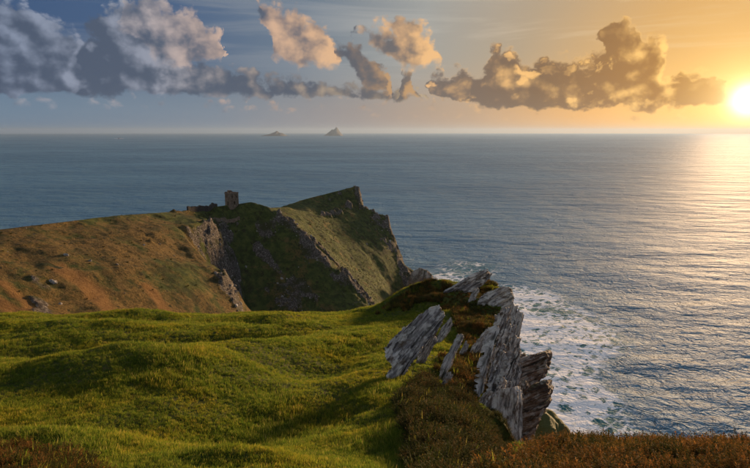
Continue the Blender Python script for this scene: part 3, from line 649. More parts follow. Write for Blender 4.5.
SLABS = []
def build_rocks():
    slab('largest tilted grey rock slab rising at the edge of the grass',
         [(438, 306), (441, 312), (434, 325), (424, 339), (412, 353), (402, 365), (394, 376), (388, 388), (384, 378), (390, 366), (383, 358), (383, 349), (390, 339), (402, 327), (416, 317), (430, 309)],
         (390, 378), (.30, .26, -.16), M_SLATE, kx=.016, ky=.022, amp=.06, seed=2, voxel=.03, plate=.17, slipk=.45)
    slab('thin dark rock plate tucked close behind the largest grey slab', [(437, 317), (440, 321), (433, 336), (426, 352), (418, 362), (416, 356), (424, 338)], (420, 356), (.16, .2, -.05), M_BROWN, amp=.035, voxel=.025, seed=3)
    slab('short pale rock plate leaning to the right of the largest slab', [(433, 335), (436, 340), (429, 352), (421, 366), (414, 366), (419, 351), (427, 341)], (420, 362), (.14, .2, -.05), M_PALE, amp=.035, voxel=.025, seed=4, dY=-.25)
    slab('small pointed pale rock just above the short pale plate', [(449, 319), (452, 324), (446, 335), (438, 346), (434, 342), (441, 328)], (439, 343), (.14, .2, -.04), M_PALE, amp=.035, voxel=.025, seed=5, dY=-.25)
    slab('long narrow pale rock blade slanting down through the heather', [(457, 332), (461, 338), (456, 350), (449, 365), (441, 384), (434, 384), (440, 367), (448, 350), (453, 340)], (438, 382), (.14, .18, -.04), M_PALE, amp=.035, voxel=.025, seed=6, kx=.02, ky=.025)
    slab('small pale rock stub at the foot of the long narrow blade', [(449, 371), (452, 374), (447, 388), (440, 388), (444, 378)], (445, 385), (.1, .12, -.02), M_PALE, amp=.025, voxel=.02, seed=7, dY=-.25)
    slab('tiny pale rock sliver between the blade and the cliff edge', [(465, 341), (468, 345), (463, 358), (457, 356)], (461, 355), (.09, .1, -.02), M_PALE, amp=.02, voxel=.02, seed=8, dY=-.25)
    slab('pale wedge-shaped rock leaning on the long cliff-edge rib', [(487, 328), (489, 333), (481, 346), (473, 357), (469, 352), (477, 340)], (474, 354), (.2, .25, -.05), M_PALE, amp=.04, voxel=.028, seed=9, dY=-.25)
    slab('long pale rock rib standing along the cliff edge', [(491, 325), (495, 332), (491, 352), (484, 378), (477, 402), (471, 402), (477, 374), (483, 350), (486, 336)], (476, 398), (.22, .25, -.05), M_PALE, amp=.045, voxel=.03, seed=10, kx=.02, ky=.03)
    slab('dark pointed rock crest at the top of the outcrop', [(485, 269), (488, 273), (480, 285), (466, 295), (448, 298), (443, 292), (456, 283), (470, 276)], (455, 292), (.5, .7, -.2), M_SLATE, amp=.09, voxel=.06, seed=11, dY=.0, kx=.004, ky=.01, plate=.17, slipk=.5)
    slab('thin pale upright rock below the pointed crest', [(475, 287), (478, 290), (471, 306), (466, 305), (469, 296)], (469, 303), (.2, .2, -.02), M_PALE, amp=.05, voxel=.04, seed=12)
    slab('broad pale rock block on the brink beside the sea', [(486, 292), (500, 286), (509, 289), (513, 298), (510, 311), (503, 320), (496, 312), (484, 308), (475, 305), (478, 298)], (486, 308), (.5, .9, -.3), M_PALE, amp=.10, voxel=.06, seed=13, kx=.01, ky=.012, run=(1, -.5), plate=.2, slipk=.6)
    slab('grey rock block under the brink with ferny ledges', [(495, 318), (501, 314), (509, 310), (512, 328), (511, 348), (505, 366), (498, 370), (494, 352)], (497, 352), (.5, .8, -.3), M_SLATE, amp=.10, voxel=.05, seed=14, run=(.35, -1), plate=.16)
    slab('tall fractured rock wall in the middle of the cliff edge', [(495, 350), (502, 346), (510, 350), (511, 370), (509, 392), (502, 410), (490, 414), (487, 396), (491, 372)], (492, 404), (.5, .6, -.3), M_SLATE, amp=.08, voxel=.04, seed=15, run=(.35, -1), plate=.14)
    slab('pale narrow pillar between the rock wall and the jutting block', [(506, 366), (514, 359), (518, 362), (516, 384), (514, 402), (508, 412), (502, 404), (503, 384)], None, (.3, .4, -.1), M_PALE, amp=.05, voxel=.035, seed=16, Y=14.6, run=(.2, -1), slipk=.5)
    slab('jutting brown rock block pointing out over the sea', [(513, 366), (520, 358), (532, 355), (544, 352), (546, 358), (543, 373), (537, 384), (530, 394), (520, 408), (513, 404), (510, 386)], None, (.55, .9, -.25), M_BROWN, amp=.07, voxel=.035, seed=17, Y=15.0, kx=.010, ky=.012, run=(1, -.45), plate=.22, slipk=.5)
    slab('lower brown rock block beneath the jutting block', [(530, 388), (545, 381), (547, 390), (542, 408), (536, 425), (527, 442), (520, 462), (512, 462), (512, 420), (517, 403)], None, (.5, .8, -.2), M_BROWN, amp=.07, voxel=.035, seed=18, Y=13.4, kx=.008, ky=.006, run=(1, -.45), plate=.22, slipk=.5)
    slab('broad pale pillar of rock at the front of the cliff', [(486, 398), (499, 391), (514, 388), (516, 400), (515, 425), (513, 462), (500, 468), (490, 460), (484, 436), (481, 414)], None, (.45, .6, -.15), M_PALE, amp=.06, voxel=.03, seed=19, Y=11.9, kx=.006, ky=.012, run=(.1, -1), plate=.25, slipk=.5)
    slab('small pale stone lying behind the rim heather', [(516, 453), (524, 449), (531, 453), (530, 466), (517, 467)], None, (.25, .3, -.08), M_PALE, amp=.03, voxel=.025, seed=20, Y=10.2)
    labs = ['short pale slate blade at the left foot of the cliff-edge blades',
            'tall grey slate blade, second from the left in the cliff edge',
            'tallest grey slate blade in the middle of the cliff edge',
            'tall pale slate blade just right of the tallest grey one',
            'brown slate blade beside the narrow pale pillar',
            'grey slate blade standing below the grey block under the brink',
            'pale slate blade at the sea side below the brink block',
            'short grey slate blade behind the pale wedge-shaped rock',
            'pale slate blade directly under the broad brink block, sea side',
            'shortest grey slate blade directly under the broad brink block',
            'grey slate blade rising behind the broad front pillar, left side',
            'pale slate blade rising behind the broad front pillar',
            'small pale slate blade low beside the dark heather bank',
            'brown slate blade between front pillar and lower brown block']
    for k, (bx, by, hpx, wpx, Yk, mt) in enumerate(((480, 372, 24, 5, 17.3, M_PALE), (487, 386, 40, 6, 15.4, M_SLATE), (492, 372, 50, 6, 17.8, M_SLATE), (498, 380, 46, 6, 15.7, M_PALE), (504, 392, 40, 6, 14.9, M_BROWN), (497, 352, 34, 8, 20.5, M_SLATE), (505, 348, 40, 8, 21.0, M_PALE), (488, 346, 22, 6, 21.5, M_SLATE),
            (503, 330, 26, 8, 25.0, M_PALE), (496, 326, 18, 7, 25.6, M_SLATE), (488, 418, 40, 7, 13.0, M_SLATE), (496, 414, 34, 7, 13.4, M_PALE), (478, 412, 20, 6, 12.6, M_PALE), (508, 420, 40, 7, 13.2, M_BROWN))):
        w = wpx; l = hpx * .36
        o = slab(labs[k], [(bx - w * .5, by + 6), (bx - w * .6 + l * .4, by - hpx * .45), (bx - w * .1 + l, by - hpx), (bx + w * .35 + l, by - hpx * .93), (bx + w * .6 + l * .55, by - hpx * .4), (bx + w * .5, by + 8)], None, (.3, .42, -.1), mt, amp=.05, voxel=.035, seed=50 + k, Y=Yk, slipk=.5)
        o['group'] = 'thin slate blades of the cliff edge'
    # crag and stack, out beyond the brink
    def mound(label, poly, Y, depth, mat, amp, voxel, seed, down):
        top = [at(x, y, Y) for x, y in poly]
        cx = np.mean([t[0] for t in top]); v = []; f = []; n = len(poly)
        for k, (sy, sc) in enumerate(((-.5, .35), (-.25, .8), (0, 1), (.3, .9), (.6, .5))):
            for t in top:
                zz = t[2] if t[2] > top[0][2] + .01 else t[2] - down
                v.append((cx + (t[0] - cx) * sc * (1.25 if zz < top[0][2] else 1), Y + sy * depth, top[0][2] + (zz - top[0][2]) * (sc if zz > top[0][2] else 1)))
        for k in range(4):
            for i in range(n): f.append([k * n + i, k * n + (i + 1) % n, (k + 1) * n + (i + 1) % n, (k + 1) * n + i])
        f += [list(range(n)), list(range(5 * n - 1, 4 * n - 1, -1))]
        return finish_rock('rock', remeshed(v, f, voxel), mat, (-.5, -.3, .6), amp, label, 'rock', seed, slipk=.0)
    mound('rounded mossy crag standing lower down between cliff and surf', [(522, 470), (524, 445), (530, 428), (539, 416), (545, 416), (552, 424), (559, 434), (561, 448), (562, 470)], 46, 6, M_MOSS, .75, .13, 31, 40)
    mound('dark rock stack in the sea beyond the ridge', [(402, 302), (407, 284), (413, 272), (420, 268), (428, 270), (434, 276), (439, 288), (441, 302)], 330, 22, M_BROWN, 1.3, .7, 32, 40)
build_rocks()

# ------------------------------------------------------------------ ruined tower and its walls
def stone_material(name, c0, c1):
    m, N, b = new_mat(name); p = N.new('ShaderNodeTexCoord').outputs['Object']
    n = N.noise(p, 1.3, 5, .65); v = N.voro(N.vm('MULTIPLY', p, (1, 1, 1.8)), 2.2, 0, .5)
    c = N.mix(N.ss(n, .35, .65), c0, c1); c = N.mix(N.ss(v, .3, .6), c, tuple(.55 * q for q in c0))
    N.put(b.inputs['Base Color'], c); b.inputs['Roughness'].default_value = .95
    N.put(b.inputs['Normal'], bump(N, v, .8, .1)); return m
M_TOWER = stone_material('tower_stone', (.19, .135, .09), (.34, .255, .18)); M_WALL = stone_material('wall_stone', (.05, .042, .035), (.11, .09, .07))
def boxes(name, bl, mat, jit=0.0, **kw):
    v, f = [], []
    for (x0, x1, y0, y1, z0, z1) in bl:
        k = len(v); v += [(x, y, z) for z in (z0, z1) for y in (y0, y1) for x in (x0, x1)]
        f += [[k + q for q in s] for s in ((0, 2, 3, 1), (4, 5, 7, 6), (0, 1, 5, 4), (1, 3, 7, 5), (3, 2, 6, 7), (2, 0, 4, 6))]
    v = np.array(v, float); v += RNG.normal(0, jit, v.shape) if jit else 0
    return mesh_obj(name, v, f, mat, smooth=False, **kw)
def crest(px, lo=150, hi=300):     # where the headland meets the sky as seen along one column
    t = np.linspace(lo, hi, 600); x = ray(px, 205)[0] / ray(px, 205)[1] * t; z = hz(x, t); k = int(np.argmax((z - CAMZ) / t)); return np.array([x[k], t[k], z[k]])
def tower():
    q = at(232, 204, 263); zb = float(hz(q[0], q[1])) - .4
    t = bpy.data.objects.new('signal_tower', None); t.location = (q[0], q[1], zb); t.rotation_euler = (0, 0, R(-42)); link(t, label='square ruined stone signal tower on top of the headland', cat='tower')
    S, T, Hh = 2.35, .5, 6.0
    def wall(rot, holes):
        xs = sorted({-S, S, *[h[0] for h in holes], *[h[1] for h in holes]}); bl = []
        for a, b in zip(xs[:-1], xs[1:]):
            hs = sorted([(h[2], h[3]) for h in holes if h[0] <= a + 1e-6 and h[1] >= b - 1e-6]); z = 0
            for h0, h1 in hs: bl.append((a, b, -S, -S + T, z, h0)); z = h1
            bl.append((a, b, -S, -S + T, z, Hh))
        o = boxes('wall', bl, M_TOWER, .015, parent=t); o.rotation_euler = (0, 0, R(rot))
        for h in holes:
            if h[2] > 1: 
                s_ = boxes('window_sill', [(h[0] - .15, h[1] + .15, -S - .12, -S + .2, h[2] - .18, h[2])], M_TOWER, parent=o)
            l_ = boxes('lintel', [(h[0] - .2, h[1] + .2, -S - .06, -S + .25, h[3], h[3] + .25)], M_TOWER, parent=o)
    wall(0, [(-1.5, -.7, 4.0, 5.4), (.6, 1.5, 4.0, 5.4), (-.6, .7, .2, 2.3)])
    wall(90, [(-1.6, -.8, 4.0, 5.4), (.7, 1.4, 4.0, 5.4), (-.5, .4, .9, 2.4)])
    wall(-90, [(-.4, .4, 4.0, 5.3)]); wall(180, [(-.4, .4, 4.0, 5.3)])
    boxes('cornice', [(-S - .12, S + .12, -S - .12, S + .12, Hh + .005, Hh + .28)], M_TOWER, .03, parent=t)
    boxes('parapet', [(-S, S, -S, -S + .4, Hh + .29, Hh + .75), (-S, S, S - .4, S, Hh + .29, Hh + .6), (-S, -S + .4, -S + .41, S - .41, Hh + .29, Hh + .8), (S - .4, S, -S + .41, S - .41, Hh + .29, Hh + .55)], M_TOWER, .06, parent=t)
    boxes('chimney', [(-S + .3, -S + 1.6, -.9, .5, Hh + .81, Hh + 1.5)], M_TOWER, .06, parent=t)
    boxes('plinth', [(-S - .22, S + .22, -S - .22, S + .22, -1.5, .19)], M_TOWER, .03, parent=t)
tower()
def ruin_wall(label, pp, h, th, mat, lift=0):
    P = [crest(p[0]) + np.array([0, p[2], 0]) for p in pp]; v, f = [], []; path = []
    for a, b in zip(P[:-1], P[1:]):
        n = max(2, int(np.linalg.norm(b - a) / .7)); path += [a + (b - a) * k / n for k in range(n)]
    path.append(P[-1]); N_ = len(path)
    for k, p in enumerate(path):
        d = path[min(k + 1, N_ - 1)] - path[max(k - 1, 0)]; d[2] = 0; d /= np.linalg.norm(d); nn = np.array([-d[1], d[0], 0]) * th / 2
        z = float(hz(p[0], p[1])); top = z + h * (1 + .25 * math.sin(k * 1.7) * math.sin(k * .61)) + RNG.normal(0, .08)
        for s_, zz in ((-1, z - .8), (-1, top), (1, top + .05), (1, z - .8)): v.append((*(p + s_ * nn)[:2], zz))
    for k in range(N_ - 1):
        for i in range(3): f.append([4 * k + i, 4 * k + i + 1, 4 * k + 5 + i, 4 * k + 4 + i])
    f += [[0, 1, 2, 3], [4 * N_ - 1, 4 * N_ - 2, 4 * N_ - 3, 4 * N_ - 4]]
    o = mesh_obj('stone_wall', np.array(v), f, mat, smooth=False, label=label, cat='wall'); return o
ruin_wall('dark broken stone wall running left of the tower', [(188, 0, -1), (196, 0, -1), (203, 0, -1), (210, 0, -1), (216, 0, 1)], 1.7, .9, M_WALL)
ruin_wall('low stone terrace wall in front of the tower', [(213, 0, -7), (222, 0, -8), (232, 0, -8), (243, 0, -7)], 1.1, .8, M_TOWER)

# ------------------------------------------------------------------ islands on the horizon
def island_material():
    m, N, b = new_mat('island_rock'); p = N.new('ShaderNodeNewGeometry').outputs['Position']
    N.put(b.inputs['Base Color'], N.mix(N.ss(N.noise(p, .02, 5, .6), .4, .6), (.022, .020, .020), (.06, .055, .05))); b.inputs['Roughness'].default_value = .95; return m
M_ISL = island_material()
def island(name, label, sil, D, depth, seed, cat='island', n=90, rough=14):
    w = [at(x, y, D) for x, y in sil]; xs = np.array([p[0] for p in w]); zs = np.array([max(p[2], -3) for p in w]); zs = zs - zs[0] - 3
    gx = np.linspace(xs[0], xs[-1], n); gy = np.linspace(-depth, depth, n // 2); X, Y = np.meshgrid(gx, gy)
    prof = np.interp(X, xs, zs); k = (xs[-1] - xs[0]) / 9
    sh = (1 - np.clip(np.abs(Y) / depth, 0, 1) ** 1.15)
    Z = prof * sh + rough * fbm(np.stack([X / k, Y / k, X * 0], -1), 5, .6, seed, ridge=True) * np.clip(prof / 60, 0, 1) * (.35 + .65 * (1 - sh))
    Z = np.where(sh < .03, -4, Z)
    v = np.stack([X, Y + D, Z], -1).reshape(-1, 3)
    return mesh_obj(name, v, gridfaces(n, n // 2), M_ISL, smooth=False, label=label, cat=cat)
island('island', 'low jagged island on the horizon, left of the steep one', [(263.5, 136), (266, 134.6), (269, 134.2), (272, 133.2), (275, 132), (276.5, 130.8), (278, 131.4), (279, 132.8), (282, 133), (284, 134.2), (286.5, 136)], 13200, 500, 5)
island('island', 'steep twin-peaked island on the horizon, right of the low one', [(324.5, 135.6), (327, 133.4), (329.5, 131.4), (332, 129.2), (333.5, 129.6), (335, 128.4), (336.2, 126.6), (337.6, 127.6), (339, 130.2), (341, 133), (342.8, 135.6)], 14000, 600, 6)
isl = island('islet', 'tiny dark rock islet ringed by white surf, far out', [(117.9, 139), (118.3, 138.2), (118.9, 137.6), (119.5, 138.1), (120, 139)], 8000, 25, 7, 'islet', 20, 2)
def surf_part():
    m, N, b = new_mat('surf_foam'); b.inputs['Base Color'].default_value = (.85, .86, .87, 1); b.inputs['Roughness'].default_value = .9
    q = at(119, 138.9, 8000); v, f = [], []; n = 28
    for k in range(n + 1):
        u = k / n * 2 - 1; x = q[0] + 5 + u * 75; h = (3.2 + 2.2 * math.sin(k * 1.9) + 1.5 * math.sin(k * 4.3)) * (1 - u * u) ** .5
        v += [(x, 7972 + 6 * math.sin(k), -1), (x, 7985, max(h, .3)), (x, 8004, -1)]
    for k in range(n): f += [[3 * k, 3 * k + 3, 3 * k + 4, 3 * k + 1], [3 * k + 1, 3 * k + 4, 3 * k + 5, 3 * k + 2]]
    o = mesh_obj('surf', np.array(v), f, m, parent=isl)
surf_part()

# ------------------------------------------------------------------ scattered cover (geometry nodes)
def scatter(name, pts, rot, scl, idx, variants, label, cat, parent=None):
    me = bpy.data.meshes.new(name); me.from_pydata(np.asarray(pts).tolist(), [], [])
    for k, typ, key, val in (('rot', 'FLOAT_VECTOR', 'vector', rot), ('scl', 'FLOAT', 'value', scl), ('pick', 'INT', 'value', idx)):
        a = me.attributes.new(k, typ, 'POINT'); a.data.foreach_set(key, np.asarray(val, np.int32 if typ == 'INT' else np.float32).ravel())
    o = link(bpy.data.objects.new(name, me), label=label, cat=cat, kind='stuff', parent=parent)
    g = bpy.data.node_groups.new(name, 'GeometryNodeTree'); g.interface.new_socket('Geometry', in_out='INPUT', socket_type='NodeSocketGeometry'); g.interface.new_socket('Geometry', in_out='OUTPUT', socket_type='NodeSocketGeometry')
    nn, ll = g.nodes, g.links; i_ = nn.new('NodeGroupInput'); o_ = nn.new('NodeGroupOutput'); iop = nn.new('GeometryNodeInstanceOnPoints')
    join = nn.new('GeometryNodeGeometryToInstance')
    for ob in reversed(variants):
        oi = nn.new('GeometryNodeObjectInfo'); oi.inputs['Object'].default_value = ob; oi.inputs['As Instance'].default_value = False
        ll.new(oi.outputs['Geometry'], join.inputs[0])
    def at_(k, typ):
        n = nn.new('GeometryNodeInputNamedAttribute'); n.data_type = typ; n.inputs[0].default_value = k; return n.outputs[0]
    ll.new(i_.outputs[0], iop.inputs['Points']); ll.new(join.outputs[0], iop.inputs['Instance']); iop.inputs['Pick Instance'].default_value = True
    ll.new(at_('pick', 'INT'), iop.inputs['Instance Index'])
    e2r = nn.new('FunctionNodeEulerToRotation'); ll.new(at_('rot', 'FLOAT_VECTOR'), e2r.inputs[0]); ll.new(e2r.outputs[0], iop.inputs['Rotation'])
    ll.new(at_('scl', 'FLOAT'), iop.inputs['Scale']); ll.new(iop.outputs[0], o_.inputs[0])
    md = o.modifiers.new('scatter', 'NODES'); md.node_group = g
    return o
def proto(name, v, f, mat, col=None):      # a template mesh that is not itself in the scene
    me = bpy.data.meshes.new(name); me.from_pydata([tuple(q) for q in v], [], f); me.materials.append(mat)
    if col is not None:
        a = me.attributes.new('tone', 'FLOAT', 'POINT'); a.data.foreach_set('value', np.asarray(col, np.float32))
    return bpy.data.objects.new(name, me)
def leaf_material(name, ramp_stops, patch, patch_scale, trans, gain=1.0):
    m, N, b = new_mat(name); p = N.new('ShaderNodeNewGeometry').outputs['Position']
    tone = N.new('ShaderNodeAttribute', attribute_name='tone').outputs['Fac']; rnd = N.new('ShaderNodeObjectInfo').outputs['Random']
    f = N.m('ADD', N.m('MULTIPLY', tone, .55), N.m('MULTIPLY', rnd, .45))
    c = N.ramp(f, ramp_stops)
    c = N.mix(N.m('MULTIPLY', N.ss(N.noise(p, patch_scale, 4, .6), .44, .66), .75), c, N.mix(1.0, c, patch, 'MULTIPLY'))
    N.put(b.inputs['Base Color'], c); b.inputs['Roughness'].default_value = .8; b.inputs['Specular IOR Level'].default_value = .06
    tr = N.new('ShaderNodeBsdfTranslucent'); N.put(tr.inputs['Color'], N.vm('SCALE', c, sc=1.3))
    mx = N.new('ShaderNodeMixShader'); mx.inputs[0].default_value = trans; N.l.new(b.outputs[0], mx.inputs[1]); N.l.new(tr.outputs[0], mx.inputs[2])
    N.l.new(mx.outputs[0], N.n['Material Output'].inputs[0]); return m
M_GRASS = leaf_material('grass_blades', [(0, (.034, .070, .009)), (.35, (.076, .132, .014)), (.65, (.170, .205, .024)), (.88, (.27, .25, .045)), (1, (.36, .29, .11))], (1.5, 1.15, .9), .45, .45)
M_HEATH = leaf_material('heather_sprigs', [(0, (.016, .020, .006)), (.3, (.052, .046, .013)), (.52, (.13, .070, .020)), (.75, (.26, .115, .030)), (1, (.42, .20, .055))], (.8, 1.1, .8), .9, .3)
M_HEATH2 = leaf_material('dark_heather_sprigs', [(0, (.020, .026, .008)), (.35, (.045, .048, .014)), (.6, (.075, .058, .018)), (.82, (.13, .070, .022)), (1, (.22, .12, .035))], (.75, 1.15, .8), .9, .25)
M_SCRUB = leaf_material('hillside_scrub', [(0, (.030, .038, .010)), (.4, (.060, .062, .016)), (.7, (.11, .085, .024)), (1, (.18, .125, .040))], (.8, 1.1, .8), .05, .25)
def grass_tuft(seed, nb=22, h=.13, spread=.11, straw=1):
    r = random.Random(seed); v, f, c = [], [], []
    for k in range(nb):
        a = r.uniform(0, 6.283); d = spread * math.sqrt(r.random()); x, y = d * math.cos(a), d * math.sin(a); hh = h * r.uniform(.5, 1.25); lean = hh * r.uniform(.15, .75); b = a + r.uniform(-1, 1)
        wd = r.uniform(.0028, .0055); px_, py_ = -math.sin(b) * wd, math.cos(b) * wd; tone = r.random() * .85
        if r.random() < .05 * straw: hh *= 1.5; tone = 1.0; wd *= .6
        n = len(v); mx_, my_ = x + math.cos(b) * lean * .35, y + math.sin(b) * lean * .35; tx, ty = x + math.cos(b) * lean, y + math.sin(b) * lean
        v += [(x - px_, y - py_, -.02), (x + px_, y + py_, -.02), (mx_ - px_ * .8, my_ - py_ * .8, hh * .6), (mx_ + px_ * .8, my_ + py_ * .8, hh * .6), (tx, ty, hh)]
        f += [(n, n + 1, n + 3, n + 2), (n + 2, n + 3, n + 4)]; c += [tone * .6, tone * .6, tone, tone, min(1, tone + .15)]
    return proto('grass_tuft', v, f, M_GRASS, c)
def heather_tuft(seed, mat, ns=26, h=.24, rad=.20, lf=.010, nl=12):
    r = random.Random(seed); v, f, c = [], [], []
    for k in range(ns):
        a = r.uniform(0, 6.283); e = math.sqrt(r.random()); L = h * r.uniform(.65, 1.2) * (1.15 - .4 * e); tx, ty = rad * e * math.cos(a), rad * e * math.sin(a); tone = r.random()
        for j in range(nl):
            t = .30 + .70 * (j + r.random() * .6) / nl; x, y, z = tx * t ** .8, ty * t ** .8, L * t
            for s in range(2):
                b = r.uniform(0, 6.283); w = lf * r.uniform(.6, 1.2); l = lf * r.uniform(1.2, 2.4); n = len(v)
                dx, dy = math.cos(b), math.sin(b)
                v += [(x, y, z), (x + dx * l * .5 - dy * w * .5, y + dy * l * .5 + dx * w * .5, z + l * .35), (x + dx * l, y + dy * l, z + l * .8), (x + dx * l * .5 + dy * w * .5, y + dy * l * .5 - dx * w * .5, z + l * .5)]
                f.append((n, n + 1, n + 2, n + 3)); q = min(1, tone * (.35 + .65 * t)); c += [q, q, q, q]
        n = len(v); w = .004; v += [(-w, 0, 0), (w, 0, 0), (tx, ty, L)]; f.append((n, n + 1, n + 2)); c += [.1, .1, .2]
    return proto('heather_tuft', v, f, mat, c)

def cover():
    # candidate points on the plateau, thinning with distance
    n = 640000; x = RNG.uniform(-34, 17, n); y = 4.6 + 33 * RNG.random(n) ** 1.35
    keep = (np.abs(x) < y * .86 + 2.5)
    x, y = x[keep], y[keep]
    dens = np.clip(14.0 / y, .25, 1.6) ** 1.2 * (y / 34) ** .26
    keep = RNG.random(len(x)) < dens / dens.max(); x, y = x[keep], y[keep]
    ins = inside(x, y, PLAT); rd = seg_dist(x, y, RIMXY)
    ok = ins | (rd < 1.3); x, y, ins, rd = x[ok], y[ok], ins[ok], rd[ok]
    z = gz(x, y); px, py = to_px(np.stack([x, y, z], -1))
    jx, jy = px + 9 * vn(P2(x, y, 1.6), 3), py + 6 * vn(P2(x, y, 1.6), 4)
    zr, zm, zl, zg = inside(jx, jy, Z_RIGHT), inside(jx, jy, Z_MID), inside(jx, jy, Z_LEFT), inside(jx, jy, Z_RIDGE)
    hum = vn(P2(x, y, .9), 8) + .5 * vn(P2(x, y, 2.3), 9)
    heath = zr | zm | zl | (zg & (hum > -.75))
    clear = np.zeros(len(x), bool)               # nothing tall right in front of the rocks
    for poly in SLABS:
        for o_ in (0, 5, 10): clear |= inside(px, py - o_, poly)
    edge = (x > 1.5) & ~ins
    g = ~heath & ~edge
    gi = np.where(g)[0]
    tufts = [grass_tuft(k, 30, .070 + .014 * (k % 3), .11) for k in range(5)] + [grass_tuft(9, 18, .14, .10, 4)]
    low = np.ones(len(x))
    def place(name, ids, var, s0, s1, label, cat, tilt=.2, pw=None, sink=0.0):
        m = len(ids); rot = np.stack([RNG.normal(0, tilt, m), RNG.normal(0, tilt, m), RNG.uniform(0, 6.283, m)], -1)
        pk = RNG.choice(len(var), m, p=pw); sc = RNG.uniform(s0, s1, m)
        if name == 'grass':
            dry = sstep(vn(P2(x[ids], y[ids], .55), 14) + .5 * vn(P2(x[ids], y[ids], 1.9), 15), .25, .8); dry = np.maximum(dry, .9 * inside(jx[ids], jy[ids], [(372, 392), (396, 376), (414, 400), (424, 480), (384, 500), (378, 440)])); pk = np.where(RNG.random(m) < .45 * dry, 5, pk); sc *= .46 + .36 * np.clip(vn(P2(x[ids], y[ids], .8), 12) + .4, 0, 1) + .25 * (y[ids] > 18)
        else: sc *= low[ids]
        scatter(name, np.stack([x[ids], y[ids], z[ids] - sink], -1), rot, sc, pk, var, label, cat)
    place('grass', gi, tufts, .65, 1.15, 'short green grass covering the hummocky hillside', 'grass', pw=[.19] * 5 + [.05])
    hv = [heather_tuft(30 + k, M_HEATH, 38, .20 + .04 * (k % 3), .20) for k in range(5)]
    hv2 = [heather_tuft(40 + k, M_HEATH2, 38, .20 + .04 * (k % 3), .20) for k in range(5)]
    for zone, lab, pr, s0, s1 in ((zr, 'rust brown heather along the near rim, lower right', .30, .6, 1.5), (zm, 'dark brown heather bank below the tilted rock slabs', .34, .6, 1.5),
                                  (zl, 'low brown heather patch in the lower left corner', .32, .4, .9), (zg & heath & ~zm & ~zr, 'heather mounds growing among the rocks of the outcrop', .8, .55, 1.15)):
        ids = np.where(zone & ~clear & ~(edge & (rd > np.where(zm, 1.3, .6))) & (RNG.random(len(x)) < pr))[0]
        if zone is not zr:
            ic = np.where(zone & clear & (ins | zm) & (RNG.random(len(x)) < pr))[0]; ids = np.concatenate([ids, ic]); low[ic] = .45
        place('heather', ids, hv2 if zone is zm else hv if zone is zr else hv + hv2, s0, s1, lab, 'heather', .3, sink=.02)
    # grass poking through the outcrop and the heather edges
    ids = np.where((zg | zl | zm) & ~clear & ~edge & (RNG.random(len(x)) < .10))[0]
    low[zl] = .7
    place('rough_grass', ids, tufts, 1.0, 2.0, 'tufts of rough grass between heather and rocks', 'grass', pw=[.12] * 5 + [.4])
cover()
def rock_proto(seed):
    bm = bmesh.new(); bmesh.ops.create_icosphere(bm, subdivisions=2, radius=.5); v = np.array([q.co[:] for q in bm.verts]); f = [[q.index for q in p.verts] for p in bm.faces]; bm.free()
    v = v * (1 + .55 * fbm(v * 2.2 + seed * 7, 3, .6, seed)[:, None]) * np.array([1.0, .75, .8])
    me = proto('stone', v, f, M_RUB)
    return me
def rubble_material():
    m, N, b = new_mat('outcrop_stone'); r = N.new('ShaderNodeObjectInfo').outputs['Random']; p = N.new('ShaderNodeNewGeometry').outputs['Position']
    c = N.ramp(N.m('ADD', N.m('MULTIPLY', r, .7), N.m('MULTIPLY', N.noise(p, 2, 3, .6), .3)), [(0, (.045, .038, .03)), (.4, (.13, .11, .09)), (.72, (.28, .26, .23)), (1, (.60, .58, .54))])
    N.put(b.inputs['Base Color'], c); b.inputs['Roughness'].default_value = .9; return m
M_RUB = rubble_material()
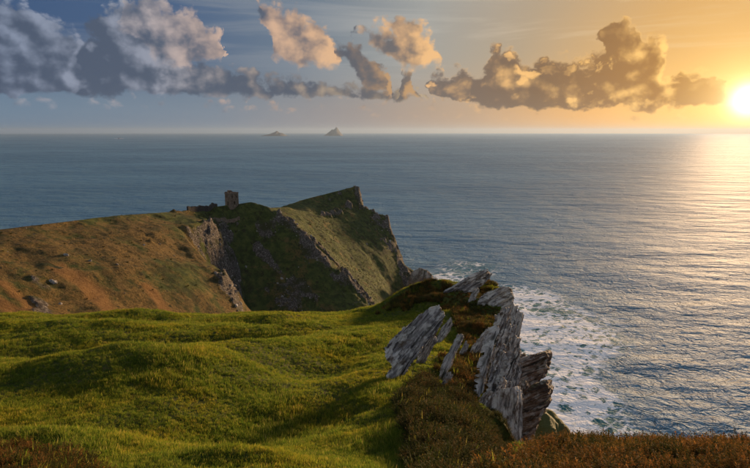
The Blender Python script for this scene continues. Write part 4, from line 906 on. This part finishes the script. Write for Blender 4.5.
def hillside():
    n = 150000; x = RNG.uniform(-150, 25, n); y = RNG.uniform(92, 420, n); z = hz(x, y); rk = bil(HX, HY, HROCK, x, y); px, py = to_px(np.stack([x, y, z], -1))
    vis = (px > -20) & (px < 420) & (py < 325) & (z > 1)
    x, y, z, rk = x[vis], y[vis], z[vis], rk[vis]
    st = np.where((rk > .22) & (RNG.random(len(x)) < .13) & (y > 150) | (RNG.random(len(x)) < .0025))[0]; m = len(st)
    var = [rock_proto(k) for k in range(6)]
    scatter('outcrop_rubble', np.stack([x[st], y[st], z[st]], -1), RNG.uniform(0, 6.28, (m, 3)), np.minimum(np.exp(RNG.normal(-.75, .6, m)), 1.5), RNG.integers(0, 6, m), var, 'pale broken stones scattered over the headland ribs', 'stones')
    sc = np.where((rk < .6) & (RNG.random(len(x)) < np.where(x < -40, .012, .10)))[0]; m = len(sc)
    hv = [heather_tuft(60 + k, M_SCRUB, 14, .22, .26, .035, 9) for k in range(4)]
    scatter('hillside_scrub', np.stack([x[sc], y[sc], z[sc] - .1], -1), np.stack([RNG.normal(0, .2, m), RNG.normal(0, .2, m), RNG.uniform(0, 6.28, m)], -1), RNG.uniform(.7, 1.9, m), RNG.integers(0, 4, m), hv, 'rough bracken and grass clumps over the far hillside', 'scrub')
hillside()
def boulders():
    for k, (lab, px, py, Y, s) in enumerate((('pale boulder on the brown flank of the headland', 52, 281, None, 1.05), ('dark boulder low on the brown flank near the grass rim', 38, 317, None, 1.1))):
        d = ray(px, py); t = np.linspace(95, 300, 3000); P = np.array([0, 0, CAMZ])[None] + d[None] * (t / d[1])[:, None]
        h = np.where(P[:, 2] < hz(P[:, 0], P[:, 1]))[0]; q = P[h[0]] if len(h) else P[1000]
        bm = bmesh.new(); bmesh.ops.create_icosphere(bm, subdivisions=4, radius=1); v = np.array([c.co[:] for c in bm.verts]); f = [[c.index for c in p.verts] for p in bm.faces]; bm.free()
        v = v * (1 + .45 * fbm(v * 1.3 + k * 5, 4, .55, k)[:, None]) * np.array([1.25, .9, .6]) * s
        o = mesh_obj('boulder', v, f, M_SLATE if k == 0 else M_BROWN, smooth=False, label=lab, cat='boulder'); o.location = q - np.array([0, 0, .25]); o.rotation_euler = (0, R(18), 0)
        a = o.data.attributes.new('fol', 'FLOAT_VECTOR', 'POINT'); a.data.foreach_set('vector', (v * np.array([1, 1, 5])).astype(np.float32).ravel())
boulders()

# ------------------------------------------------------------------ damp sea air
def haze():
    L = 31800; o = boxes('haze', [(-L, L, -L, L, -10, 236)], bpy.data.materials.new('sea_air'), kind='stuff', label='pale sea haze lying over the water')
    m = o.data.materials[0]; m.use_nodes = True; N = NT(m.node_tree); N.n.remove(N.n['Principled BSDF'])
    v = N.new('ShaderNodeVolumePrincipled'); v.inputs['Color'].default_value = (.28, .40, .60, 1); v.inputs['Density'].default_value = 4.0e-5; v.inputs['Anisotropy'].default_value = .38
    N.l.new(v.outputs[0], N.n['Material Output'].inputs['Volume'])
haze()
